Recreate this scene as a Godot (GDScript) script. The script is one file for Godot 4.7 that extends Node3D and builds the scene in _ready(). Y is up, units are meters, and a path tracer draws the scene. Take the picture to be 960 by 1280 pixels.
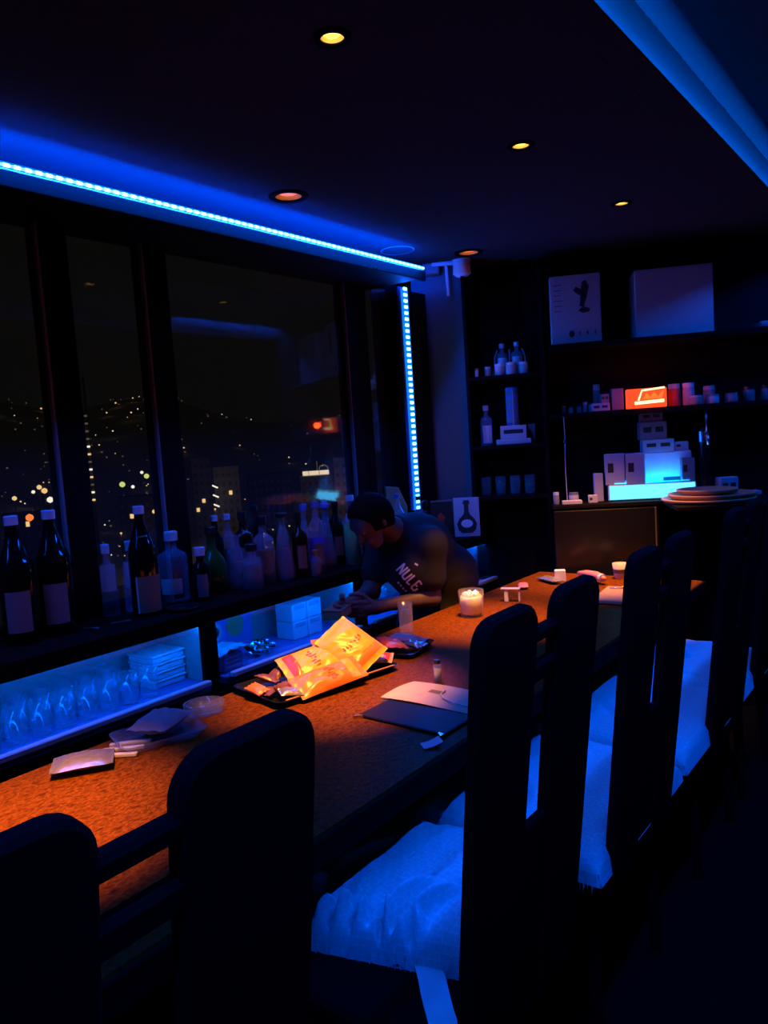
extends Node3D
# A narrow bar at night: blue LED strips, amber downlights, a window on the city.
# Axes: the counter and the window wall run along -Z, the window is at -X, floor at y = 0.

var M := {}
var taken := {}
var rng := RandomNumberGenerator.new()
const EYE := Vector3(0, 1.5, 0)
const CEIL := 2.5
# the back wall is not square to the window wall: u runs along it, off comes out of it into the room
const W0 := Vector3(-2.35, 0, -4.0)
const WALL_TURN := 0.478

# ------------------------------------------------------------------ mesh builder
class Mb:
	var st := SurfaceTool.new()
	var xf := Transform3D()
	var n := 0
	func _init():
		st.begin(Mesh.PRIMITIVE_TRIANGLES)
		st.set_smooth_group(-1)
	func smooth(on: bool) -> Mb:
		st.set_smooth_group(0 if on else -1)
		return self
	func at(t: Transform3D) -> Mb:
		xf = t
		return self
	func tri(a: Vector3, b: Vector3, c: Vector3):
		st.add_vertex(xf * a)
		st.add_vertex(xf * c)
		st.add_vertex(xf * b)
		n += 1
	func quad(a: Vector3, b: Vector3, c: Vector3, d: Vector3):
		tri(a, b, c)
		tri(a, c, d)
	func done() -> ArrayMesh:
		st.generate_normals()
		return st.commit()
	# box with chamfered edges, centre c, full size s
	func box(c: Vector3, s: Vector3, bev := 0.004) -> Mb:
		var h := s * 0.5
		var b := minf(bev, minf(h.x, minf(h.y, h.z)) * 0.9)
		for ax in 3:
			var u := (ax + 1) % 3
			var v := (ax + 2) % 3
			for sg in [1.0, -1.0]:
				var p := []
				for k in [[-1, -1], [1, -1], [1, 1], [-1, 1]]:
					var q := Vector3()
					q[ax] = sg * h[ax]
					q[u] = k[0] * (h[u] - b)
					q[v] = k[1] * (h[v] - b)
					p.append(c + q)
				if sg > 0:
					quad(p[0], p[1], p[2], p[3])
				else:
					quad(p[3], p[2], p[1], p[0])
			# edges along ax
			for k in [[1, 1], [-1, 1], [-1, -1], [1, -1]]:
				var e := []
				for sg in [-1.0, 1.0]:
					var q1 := Vector3()
					q1[ax] = sg * (h[ax] - b)
					q1[u] = k[0] * h[u]
					q1[v] = k[1] * (h[v] - b)
					var q2 := Vector3()
					q2[ax] = sg * (h[ax] - b)
					q2[u] = k[0] * (h[u] - b)
					q2[v] = k[1] * h[v]
					e.append(c + q1)
					e.append(c + q2)
				if k[0] * k[1] > 0:
					quad(e[0], e[1], e[3], e[2])
				else:
					quad(e[0], e[2], e[3], e[1])
		for sx in [-1, 1]:
			for sy in [-1, 1]:
				for sz in [-1, 1]:
					var a := c + Vector3(sx * h.x, sy * (h.y - b), sz * (h.z - b))
					var bb := c + Vector3(sx * (h.x - b), sy * h.y, sz * (h.z - b))
					var cc := c + Vector3(sx * (h.x - b), sy * (h.y - b), sz * h.z)
					if sx * sy * sz > 0:
						tri(a, bb, cc)
					else:
						tri(a, cc, bb)
		return self
	# profile: Vector2(radius, height) from bottom to top
	func lathe(prof: Array, seg := 20, o := Vector3(), a0 := 0.0, a1 := TAU) -> Mb:
		for i in prof.size() - 1:
			var p: Vector2 = prof[i]
			var q: Vector2 = prof[i + 1]
			for k in seg:
				var t0 := lerpf(a0, a1, float(k) / seg)
				var t1 := lerpf(a0, a1, float(k + 1) / seg)
				var d0 := Vector3(cos(t0), 0, -sin(t0))
				var d1 := Vector3(cos(t1), 0, -sin(t1))
				var A := o + d0 * p.x + Vector3(0, p.y, 0)
				var B := o + d1 * p.x + Vector3(0, p.y, 0)
				var C := o + d1 * q.x + Vector3(0, q.y, 0)
				var D := o + d0 * q.x + Vector3(0, q.y, 0)
				if p.x > 1e-6:
					tri(A, B, C) if q.x > 1e-6 else tri(A, B, D)
				if q.x > 1e-6:
					tri(A, C, D)
		return self
	func tube(path: Array, r: Variant, seg := 8, capped := true) -> Mb:
		var rings := []
		var side := Vector3.ZERO
		for i in path.size():
			var a: Vector3 = path[maxi(i - 1, 0)]
			var b: Vector3 = path[mini(i + 1, path.size() - 1)]
			var t := (b - a).normalized()
			if side == Vector3.ZERO:
				side = t.cross(Vector3.UP if absf(t.y) < 0.9 else Vector3.RIGHT).normalized()
			side = (side - t * side.dot(t)).normalized()
			var up := side.cross(t)
			var rr: float = r[i] if r is Array else r
			var ring := []
			for k in seg:
				var an := TAU * k / seg
				ring.append(path[i] + (side * cos(an) + up * sin(an)) * rr)
			rings.append(ring)
		for i in rings.size() - 1:
			for k in seg:
				var l := (k + 1) % seg
				quad(rings[i][k], rings[i + 1][k], rings[i + 1][l], rings[i][l])
		if capped:
			var e := rings.size() - 1
			for k in seg:
				var l := (k + 1) % seg
				tri(path[0], rings[0][k], rings[0][l])
				tri(path[e], rings[e][l], rings[e][k])
		return self
	# polygon (counter-clockwise in XY) pushed from z0 to z1, with a small chamfer on the z1 and z0 rims
	func prism(poly: Array, z0: float, z1: float, bev := 0.0) -> Mb:
		var pts := PackedVector2Array(poly)
		var ins := pts
		if bev > 0.0:
			ins = PackedVector2Array()
			for i in pts.size():
				var a := pts[(i - 1 + pts.size()) % pts.size()]
				var b := pts[i]
				var c := pts[(i + 1) % pts.size()]
				var n0 := (b - a).normalized().rotated(PI / 2)
				var n1 := (c - b).normalized().rotated(PI / 2)
				var nn := (n0 + n1)
				nn = nn / maxf(nn.length_squared() * 0.5, 0.2)
				ins.append(b + nn * bev)
		var idx := Geometry2D.triangulate_polygon(ins)
		for i in range(0, idx.size(), 3):
			var a := ins[idx[i]]
			var b := ins[idx[i + 1]]
			var c := ins[idx[i + 2]]
			if (b - a).cross(c - a) < 0:
				var tmp := b
				b = c
				c = tmp
			tri(Vector3(a.x, a.y, z1), Vector3(b.x, b.y, z1), Vector3(c.x, c.y, z1))
			tri(Vector3(a.x, a.y, z0), Vector3(c.x, c.y, z0), Vector3(b.x, b.y, z0))
		for i in pts.size():
			var j := (i + 1) % pts.size()
			var a := pts[i]
			var b := pts[j]
			var zb := z0 + bev
			var zt := z1 - bev
			quad(Vector3(a.x, a.y, zb), Vector3(b.x, b.y, zb), Vector3(b.x, b.y, zt), Vector3(a.x, a.y, zt))
			if bev > 0.0:
				var c := ins[i]
				var d := ins[j]
				quad(Vector3(a.x, a.y, zt), Vector3(b.x, b.y, zt), Vector3(d.x, d.y, z1), Vector3(c.x, c.y, z1))
				quad(Vector3(c.x, c.y, z0), Vector3(d.x, d.y, z0), Vector3(b.x, b.y, zb), Vector3(a.x, a.y, zb))
		return self
	# grid of points f(i, j); closed sheets are made of two
	func grid(nu: int, nv: int, f: Callable, flip := false) -> Mb:
		var p := []
		for i in nu + 1:
			var row := []
			for j in nv + 1:
				row.append(f.call(float(i) / nu, float(j) / nv))
			p.append(row)
		for i in nu:
			for j in nv:
				if flip:
					quad(p[i][j], p[i + 1][j], p[i + 1][j + 1], p[i][j + 1])
				else:
					quad(p[i][j], p[i][j + 1], p[i + 1][j + 1], p[i + 1][j])
		return self

# ------------------------------------------------------------------ scene helpers
func numbered(called: String) -> String:
	var k: int = taken.get(called, -1) + 1
	taken[called] = k
	return called if k == 0 else "%s_%03d" % [called, k]

func thing(called: String, label: String, category: String, pos := Vector3.ZERO, turn := 0.0, group := "") -> Node3D:
	var o := Node3D.new()
	o.name = numbered(called)
	add_child(o)
	o.position = pos
	o.rotation.y = turn
	tag(o, label, category, group)
	return o

func tag(o: Node3D, label: String, category := "", group := ""):
	o.set_meta("label", label)
	if category:
		o.set_meta("category", category)
	if group:
		o.set_meta("group", group)

func part(called: String, mesh: Mesh, mat: Material, parent: Node3D, pos := Vector3.ZERO, rot := Vector3.ZERO) -> MeshInstance3D:
	var o := MeshInstance3D.new()
	o.name = called
	o.mesh = mesh
	o.material_override = mat
	o.position = pos
	o.rotation = rot
	parent.add_child(o, true)
	return o

func solo(called: String, mesh: Mesh, mat: Material, label: String, category: String, pos := Vector3.ZERO, rot := Vector3.ZERO, group := "") -> MeshInstance3D:
	var o := part(numbered(called), mesh, mat, self, pos, rot)
	tag(o, label, category, group)
	return o

func struct(called: String, mesh: Mesh, mat: Material, label := "", category := "") -> MeshInstance3D:
	var o := part(called, mesh, mat, self)
	o.set_meta("kind", "structure")
	if label:
		tag(o, label, category)
	return o

func copy(src: Node3D, label: String, pos: Vector3, turn := 0.0) -> Node3D:
	var base := String(src.name)
	var o: Node3D = src.duplicate()
	o.name = numbered(base)
	add_child(o)
	o.position = pos
	o.rotation.y = turn
	o.set_meta("label", label)
	return o

func bx(c: Vector3, s: Vector3, bev := 0.004) -> ArrayMesh:
	return Mb.new().box(c, s, bev).done()

func wf(u: float, y: float, off: float) -> Vector3:
	var b := Basis(Vector3.UP, WALL_TURN)
	return W0 + b * Vector3(u, y, off)

func mat(called: String, c: Color, rough := 0.6, metal := 0.0) -> StandardMaterial3D:
	var m := StandardMaterial3D.new()
	m.resource_name = called
	m.albedo_color = c
	m.roughness = rough
	m.metallic = metal
	M[called] = m
	return m

func lin(r: float, g: float, b: float) -> Color:
	return Color(r, g, b).linear_to_srgb()

func glow(called: String, c: Color, e: float) -> StandardMaterial3D:
	var m := mat(called, Color(0.05, 0.05, 0.05), 0.5)
	m.emission_enabled = true
	m.emission = c
	m.emission_energy_multiplier = e
	return m

func glass(called: String, c: Color, a: float) -> StandardMaterial3D:
	var m := mat(called, Color(c.r, c.g, c.b, a), 0.04)
	m.transparency = BaseMaterial3D.TRANSPARENCY_ALPHA
	return m

func noise_tex(freq: float, ramp: Array, seed_: int, octaves := 4, size := 512, kind := FastNoiseLite.TYPE_SIMPLEX_SMOOTH, normal := 0.0) -> NoiseTexture2D:
	var nz := FastNoiseLite.new()
	nz.noise_type = kind
	nz.frequency = freq
	nz.fractal_octaves = octaves
	nz.seed = seed_
	var t := NoiseTexture2D.new()
	t.width = size
	t.height = size
	t.seamless = true
	t.noise = nz
	if normal > 0.0:
		t.as_normal_map = true
		t.bump_strength = normal
	elif ramp.size():
		var g := Gradient.new()
		var cols := PackedColorArray()
		var offs := PackedFloat32Array()
		for i in ramp.size():
			cols.append(ramp[i])
			offs.append(float(i) / (ramp.size() - 1))
		g.colors = cols
		g.offsets = offs
		t.color_ramp = g
	return t

func triplanar(m: StandardMaterial3D, scale: Vector3, in_world := true):
	m.uv1_triplanar = true
	m.uv1_world_triplanar = in_world
	m.uv1_scale = scale

func strip_light(called: String, from: Vector3, to: Vector3, width: float, n: Vector3, c: Color, e: float, parent: Node3D):
	var l := AreaLight3D.new()
	l.name = called
	l.area_size = Vector2(from.distance_to(to), width)
	l.light_color = c
	l.light_energy = e
	l.area_range = 12.0
	l.shadow_enabled = true
	parent.add_child(l, true)
	var x := (to - from).normalized()
	var z := -n.normalized()
	l.global_transform = Transform3D(Basis(x, z.cross(x), z), (from + to) * 0.5)

func spot(called: String, pos: Vector3, aim: Vector3, angle: float, c: Color, e: float, parent: Node3D):
	var l := SpotLight3D.new()
	l.name = called
	l.light_color = c
	l.light_energy = e
	l.spot_angle = angle
	l.spot_range = 12.0
	l.spot_attenuation = 2.0
	l.spot_angle_attenuation = 1.0
	l.light_size = 0.03
	l.shadow_enabled = true
	parent.add_child(l, true)
	l.global_position = pos
	l.look_at(aim, Vector3(0.3, 0, 1))

func omni(called: String, pos: Vector3, c: Color, e: float, size: float, parent: Node3D):
	var l := OmniLight3D.new()
	l.name = called
	l.light_color = c
	l.light_energy = e
	l.omni_range = 12.0
	l.omni_attenuation = 2.0
	l.light_size = size
	l.shadow_enabled = true
	parent.add_child(l, true)
	l.global_position = pos

const BLUE := Color(0.0, 0.33, 1.0)
const AMBER := Color(1.0, 0.62, 0.24)

func _ready():
	rng.seed = 7
	# ---------------- camera
	var cam := Camera3D.new()
	cam.name = "camera"
	add_child(cam)
	cam.keep_aspect = Camera3D.KEEP_HEIGHT
	cam.fov = 2.0 * rad_to_deg(atan(640.0 / 950.0))
	cam.near = 0.05
	cam.far = 3000.0
	var rows := [Vector3(0.79238594, -0.00435125, 0.61000458), Vector3(-0.06536914, 0.99361093, 0.09200101), Vector3(-0.60650755, -0.11277578, 0.78703889)]
	cam.transform = Transform3D(Basis(Vector3(rows[0].x, rows[1].x, rows[2].x), Vector3(rows[0].y, rows[1].y, rows[2].y), Vector3(rows[0].z, rows[1].z, rows[2].z)).orthonormalized(), EYE)
	cam.current = true
	# ---------------- night sky and exposure
	var we := WorldEnvironment.new()
	we.name = "environment"
	var env := Environment.new()
	env.background_mode = Environment.BG_COLOR
	env.background_color = Color8(9, 9, 8)
	env.tonemap_mode = Environment.TONE_MAPPER_LINEAR
	env.tonemap_exposure = 1.0
	env.sdfgi_enabled = true
	env.ssao_enabled = true
	env.ssil_enabled = true
	we.environment = env
	add_child(we)

	materials()
	shell()
	led_strips()
	downlights()
	back_counter()
	bar_counter()
	back_wall()
	seats()
	bottles()
	cabinet_things()
	counter_things()
	shelf_things()
	bartender()
	city()

func materials():
	mat("ceiling", lin(0.034, 0.034, 0.038), 0.95)
	mat("dark_wall", lin(0.010, 0.010, 0.011), 0.9)
	mat("pillar", lin(0.12, 0.13, 0.16), 0.7)
	mat("floor", lin(0.003, 0.003, 0.003), 0.9)
	mat("black_wood", lin(0.008, 0.007, 0.007), 0.6)
	mat("chair_black", lin(0.004, 0.004, 0.004), 0.8)
	for k in ["chair_black", "floor", "dark_wall", "black_wood", "ceiling"]:
		M[k].metallic_specular = 0.08
	mat("frame_black", lin(0.004, 0.004, 0.005), 0.6)
	M.frame_black.metallic_specular = 0.2
	mat("black_gloss", lin(0.008, 0.008, 0.009), 0.2)
	mat("steel", lin(0.6, 0.6, 0.62), 0.25, 1.0)
	mat("aluminium", lin(0.5, 0.5, 0.52), 0.4, 1.0)
	mat("white_plastic", lin(0.7, 0.7, 0.7), 0.45)
	mat("white_paper", lin(0.62, 0.62, 0.62), 0.8)
	mat("white_card", lin(0.42, 0.42, 0.44), 0.8)
	mat("grey_card", lin(0.2, 0.2, 0.21), 0.8)
	mat("print_black", lin(0.02, 0.02, 0.02), 0.7)
	mat("print_grey", lin(0.16, 0.16, 0.17), 0.8)
	mat("print_red", lin(0.5, 0.05, 0.03), 0.7)
	mat("cream", lin(0.62, 0.46, 0.30), 0.6)
	mat("leather", lin(0.008, 0.009, 0.016), 0.45)
	M.leather.metallic_specular = 0.25
	mat("label_white", lin(0.55, 0.55, 0.55), 0.6)
	mat("label_tan", lin(0.22, 0.15, 0.09), 0.7)
	mat("label_grey", lin(0.16, 0.16, 0.17), 0.7)
	mat("cap_white", lin(0.62, 0.62, 0.64), 0.35)
	mat("cap_blue", lin(0.16, 0.2, 0.5), 0.4)
	mat("cap_black", lin(0.015, 0.015, 0.016), 0.3)
	mat("cap_gold", lin(0.5, 0.36, 0.14), 0.3, 0.8)
	mat("cork", lin(0.35, 0.2, 0.1), 0.8)
	mat("glass_dark", lin(0.006, 0.005, 0.004), 0.07)
	mat("glass_brown", lin(0.03, 0.012, 0.004), 0.07)
	mat("glass_green", lin(0.01, 0.09, 0.015), 0.07)
	mat("liquid_amber", lin(0.10, 0.04, 0.01), 0.1)
	mat("liquid_blue", lin(0.01, 0.02, 0.4), 0.1)
	mat("liquid_lime", lin(0.08, 0.5, 0.04), 0.15)
	mat("skin", lin(0.13, 0.08, 0.06), 0.55)
	mat("hair", lin(0.004, 0.0035, 0.0035), 0.75)
	M.hair.metallic_specular = 0.15
	mat("shirt", lin(0.008, 0.008, 0.009), 0.85)
	mat("trousers", lin(0.01, 0.01, 0.014), 0.85)
	mat("shirt_print", lin(0.75, 0.75, 0.78), 0.8)
	mat("eye_white", lin(0.5, 0.5, 0.5), 0.3)
	mat("pack_yellow", lin(0.62, 0.37, 0.03), 0.36)
	mat("pack_orange", lin(0.66, 0.20, 0.04), 0.32)
	mat("pack_red", lin(0.62, 0.06, 0.03), 0.3)
	mat("pack_brown", lin(0.16, 0.06, 0.03), 0.28)
	mat("pack_silver", lin(0.55, 0.52, 0.5), 0.25, 0.7)
	mat("foil", lin(0.7, 0.7, 0.72), 0.18, 1.0)
	mat("tan_paper", lin(0.5, 0.3, 0.13), 0.8)
	mat("tray_wood", lin(0.4, 0.2, 0.08), 0.5)
	mat("pink", lin(0.7, 0.25, 0.2), 0.5)
	mat("ice", lin(0.75, 0.7, 0.62), 0.2)
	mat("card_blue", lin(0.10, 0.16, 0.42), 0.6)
	mat("card_red", lin(0.4, 0.04, 0.05), 0.6)
	mat("card_green", lin(0.04, 0.3, 0.1), 0.6)
	mat("interior_wood", lin(0.30, 0.34, 0.30), 0.6)
	glass("clear", Color(0.95, 0.97, 1.0), 0.06)
	glass("clear_thick", Color(0.8, 0.86, 1.0), 0.16)
	glass("window_glass", Color(0.6, 0.65, 0.7), 0.03)
	glass("smoke", Color(0.5, 0.55, 0.6), 0.3)
	# reddish burl wood of the counter
	var w: StandardMaterial3D = mat("counter_wood", Color.WHITE, 0.5)
	w.albedo_texture = noise_tex(0.022, [lin(0.05, 0.012, 0.001), lin(0.17, 0.045, 0.004), lin(0.30, 0.09, 0.010), lin(0.14, 0.036, 0.003), lin(0.40, 0.13, 0.018)], 3, 5, 512)
	w.roughness_texture = noise_tex(0.05, [Color(0.7, 0.7, 0.7), Color(1, 1, 1)], 5, 3, 256)
	w.metallic_specular = 0.12
	w.detail_enabled = true
	w.detail_blend_mode = BaseMaterial3D.BLEND_MODE_MUL
	w.detail_albedo = noise_tex(0.09, [Color(0.62, 0.6, 0.58), Color(1, 1, 1)], 9, 4, 512)
	w.uv2_triplanar = true
	w.uv2_world_triplanar = true
	w.uv2_scale = Vector3(2.3, 2.3, 5.0)
	triplanar(w, Vector3(3.2, 3.2, 1.9))
	w.normal_enabled = true
	w.normal_texture = noise_tex(0.06, [], 12, 3, 256, FastNoiseLite.TYPE_SIMPLEX_SMOOTH, 2.0)
	w.normal_scale = 0.25
	# cushion cloth: pale with a fine woven net of lighter lines
	var im := Image.create(512, 512, false, Image.FORMAT_RGB8)
	var nz := FastNoiseLite.new()
	nz.seed = 4
	nz.frequency = 0.02
	for y in 512:
		for x in 512:
			var wob := nz.get_noise_2d(x, y) * 9.0
			var k := 0.50 + 0.08 * nz.get_noise_2d(x * 3.0, y * 3.0) + 0.05 * nz.get_noise_2d(x * 19.0, y * 19.0)
			var a := fposmod(x + wob + (26.0 if int((y + wob) / 37.0) % 2 == 0 else 0.0), 51.2)
			var b := fposmod(y + wob, 36.57)
			if a < 2.0 or b < 1.8:
				k += 0.38
			im.set_pixel(x, y, lin(k, k, k))
	var c: StandardMaterial3D = mat("cushion_cloth", Color.WHITE, 0.9)
	c.albedo_texture = ImageTexture.create_from_image(im)
	triplanar(c, Vector3(4.5, 4.5, 4.5))
	c.rim_enabled = true
	c.rim = 0.3
	mat("fringe", lin(0.5, 0.5, 0.52), 0.9)
	# concrete and rendering of far buildings
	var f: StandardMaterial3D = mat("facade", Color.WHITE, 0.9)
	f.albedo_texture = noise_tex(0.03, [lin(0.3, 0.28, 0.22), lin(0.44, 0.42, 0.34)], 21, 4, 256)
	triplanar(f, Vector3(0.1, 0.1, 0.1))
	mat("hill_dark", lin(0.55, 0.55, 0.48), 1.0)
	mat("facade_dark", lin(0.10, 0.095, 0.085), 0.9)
	mat("hill", lin(0.03, 0.034, 0.02), 1.0)
	mat("pane_dark", lin(0.16, 0.155, 0.13), 0.5)
	glow("led_core", lin(0.25, 0.7, 1.0), 4.0)
	glow("led_line", lin(0.2, 0.6, 1.0), 1.5)
	glow("led_plate", lin(0.0, 0.20, 1.0), 1.0)
	glow("bulb", lin(1.0, 0.50, 0.06), 3.5)
	glow("bulb_orange", lin(1.0, 0.20, 0.02), 1.1)
	glow("cooler_lamp", lin(0.16, 0.72, 1.0), 1.4)
	glow("sign_red", lin(1.0, 0.07, 0.012), 1.2)
	glow("sign_tube", lin(1.0, 0.62, 0.3), 2.6)
	glow("light_warm", lin(1.0, 0.62, 0.25), 1.0)
	glow("light_white", lin(1.0, 0.9, 0.7), 1.1)
	glow("light_orange", lin(1.0, 0.22, 0.04), 1.2)
	glow("light_dim", lin(0.5, 0.42, 0.26), 0.16)
	glow("light_green", lin(0.75, 0.8, 0.2), 0.9)
	glow("billboard", lin(1.0, 0.8, 0.55), 0.85)

# ------------------------------------------------------------------ room shell
func shell():
	var fl := struct("floor", bx(Vector3(-0.6, -0.06, -2.2), Vector3(5.2, 0.12, 9.0), 0.002), M.floor, "near-black floor of the bar", "floor")
	fl.set_meta("kind", "structure")
	# lowered ceiling with round holes for the downlights, cut with CSG
	var root := CSGBox3D.new()
	root.name = "ceiling"
	root.size = Vector3(2.20, 0.26, 9.0)
	root.position = Vector3(-1.90, CEIL + 0.13, -2.2)
	root.material = M.ceiling
	for p in LAMPS:
		var hole := CSGCylinder3D.new()
		hole.name = "hole"
		hole.radius = p[1]
		hole.height = 0.26
		hole.sides = 32
		hole.operation = CSGShape3D.OPERATION_SUBTRACTION
		hole.material = M.ceiling
		root.add_child(hole, true)
		hole.position = Vector3(p[0].x, CEIL + 0.06, p[0].z) - root.position
	add_child(root)
	root.set_meta("kind", "structure")
	tag(root, "dark lowered ceiling over the bar counter", "ceiling")
	# recess to the right of it: higher ceiling, then the soffit goes on
	struct("ceiling_recess", bx(Vector3(-0.44, CEIL + 0.31, -2.2), Vector3(0.72, 0.10, 9.0), 0.002), M.ceiling, "raised recess in the ceiling above the seats", "ceiling")
	struct("ceiling_aisle", bx(Vector3(0.955, CEIL + 0.13, -2.2), Vector3(2.07, 0.26, 9.0), 0.002), M.ceiling, "lowered ceiling over the aisle", "ceiling")
	# lips along both edges of the recess that hide the strips
	struct("trim_4", bx(Vector3(-0.755, CEIL + 0.004, -2.2), Vector3(0.09, 0.008, 9.0), 0.001), M.ceiling, "thin lip along the edge of the ceiling recess", "trim")
	struct("trim_5", Mb.new().box(Vector3(-0.154, CEIL + 0.13, -0.72), Vector3(0.008, 0.26, 6.04), 0.001).box(Vector3(-0.154, CEIL + 0.180, -5.2), Vector3(0.008, 0.160, 2.92), 0.001).done(), M.ceiling, "thin board hanging inside the ceiling recess", "trim")
	# walls
	struct("wall_right", bx(Vector3(1.95, 1.3, -2.2), Vector3(0.12, 2.9, 9.0), 0.002), M.dark_wall, "dark side wall", "wall")
	struct("wall_rear", bx(Vector3(-0.6, 1.3, 2.3), Vector3(5.2, 2.9, 0.12), 0.002), M.dark_wall, "dark wall behind the seats", "wall")
	var wb := struct("wall_back", bx(Vector3(2.2, 1.3, -0.06), Vector3(5.6, 2.9, 0.12), 0.002), M.dark_wall, "dark back wall behind the shelves", "wall")
	wb.position = W0
	wb.rotation.y = WALL_TURN
	# window wall: sill wall below, lintel above, piers at both ends
	struct("wall_window", Mb.new().box(Vector3(-2.74, 0.43, -0.9), Vector3(0.16, 0.95, 6.4), 0.002).box(Vector3(-2.74, 2.5, -0.9), Vector3(0.16, 0.2, 6.4), 0.002).box(Vector3(-2.74, 1.3, -3.86), Vector3(0.16, 2.6, 0.42), 0.002).box(Vector3(-2.74, 1.3, 2.1), Vector3(0.16, 2.6, 0.4), 0.002).done(), M.dark_wall, "dark wall round the long window", "wall")
	var pl := struct("trim_1", bx(Vector3(-0.19, 1.27, 0.03), Vector3(0.30, 2.5, 0.10), 0.004), M.pillar, "pale flat pillar beside the window end", "pillar")
	pl.position = W0
	pl.rotation.y = WALL_TURN
	# beam over the window that carries the strip, and the jamb with the upright strip
	struct("trim_2", Mb.new().box(Vector3(-2.262, 2.346, -0.69), Vector3(0.024, 0.056, 5.40), 0.003).box(Vector3(-2.465, 2.340, -0.69), Vector3(0.386, 0.008, 5.40), 0.001).done(), M.frame_black, "black front of the light trough over the window", "beam")
	struct("trim_6", bx(Vector3(-2.465, 2.355, -0.69), Vector3(0.386, 0.02, 5.40), 0.002), M.white_card, "pale light trough over the window", "beam")
	struct("trim_3", bx(Vector3(-2.59, 1.63, -3.64), Vector3(0.14, 1.42, 0.28), 0.004), M.frame_black, "black window jamb", "jamb")
	# sliding windows
	var posts := [[-0.10, 0.12], [-1.515, 0.11], [-1.945, 0.11], [-3.20, 0.17]]
	var edges := [1.9, -0.10, -1.515, -1.945, -3.20, -3.53]
	for i in 5:
		var za: float = edges[i]
		var zb: float = edges[i + 1]
		var win := Node3D.new()
		win.name = "window_%d" % (i + 1)
		add_child(win)
		win.set_meta("kind", "structure")
		var names := ["nearest window bay at the left", "window bay left of the broad mullion", "narrow window bay between the two broad mullions", "widest window bay over the city lights", "narrow window bay beside the upright light strip"]
		tag(win, names[i], "window")
		win.position = Vector3(-2.62, 0.9, (za + zb) / 2)
		var wdt: float = za - zb
		part("pane", bx(Vector3(0.012, 0.75, 0), Vector3(0.006, 1.46, wdt - 0.04), 0.001), M.window_glass, win)
		part("rail", bx(Vector3(0, 0.03, 0), Vector3(0.05, 0.05, wdt), 0.004), M.frame_black, win)
		part("rail", bx(Vector3(0, 1.475, 0), Vector3(0.05, 0.05, wdt), 0.004), M.frame_black, win)
		if i > 0:
			var pz: float = posts[i - 1][0]
			var pw: float = posts[i - 1][1]
			var mu := part("mullion", bx(Vector3(0, 0.75, za - win.position.z), Vector3(0.09, 1.5, pw), 0.006), M.frame_black, win)
			part("gasket", bx(Vector3(0.035, 0.75, za - win.position.z + pw / 2 + 0.006), Vector3(0.02, 1.48, 0.012), 0.002), M.print_grey, mu)

const LAMPS := [
	[Vector3(-1.25, 0, -0.53), 0.036], [Vector3(-1.25, 0, -1.53), 0.036], [Vector3(-1.25, 0, -2.53), 0.036], [Vector3(-1.25, 0, -3.51), 0.036],
	[Vector3(-2.16, 0, -2.30), 0.060], [Vector3(-2.18, 0, -3.72), 0.060], [Vector3(-2.16, 0, -0.85), 0.060]]

func ring_mesh(r0: float, r1: float, h: float) -> ArrayMesh:
	return Mb.new().smooth(false).lathe([Vector2(r0, 0.0), Vector2(r0, -h), Vector2(r1 - 0.004, -h), Vector2(r1, -h * 0.4), Vector2(r1, 0.0)].map(func(v): return v), 32).done()

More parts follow.
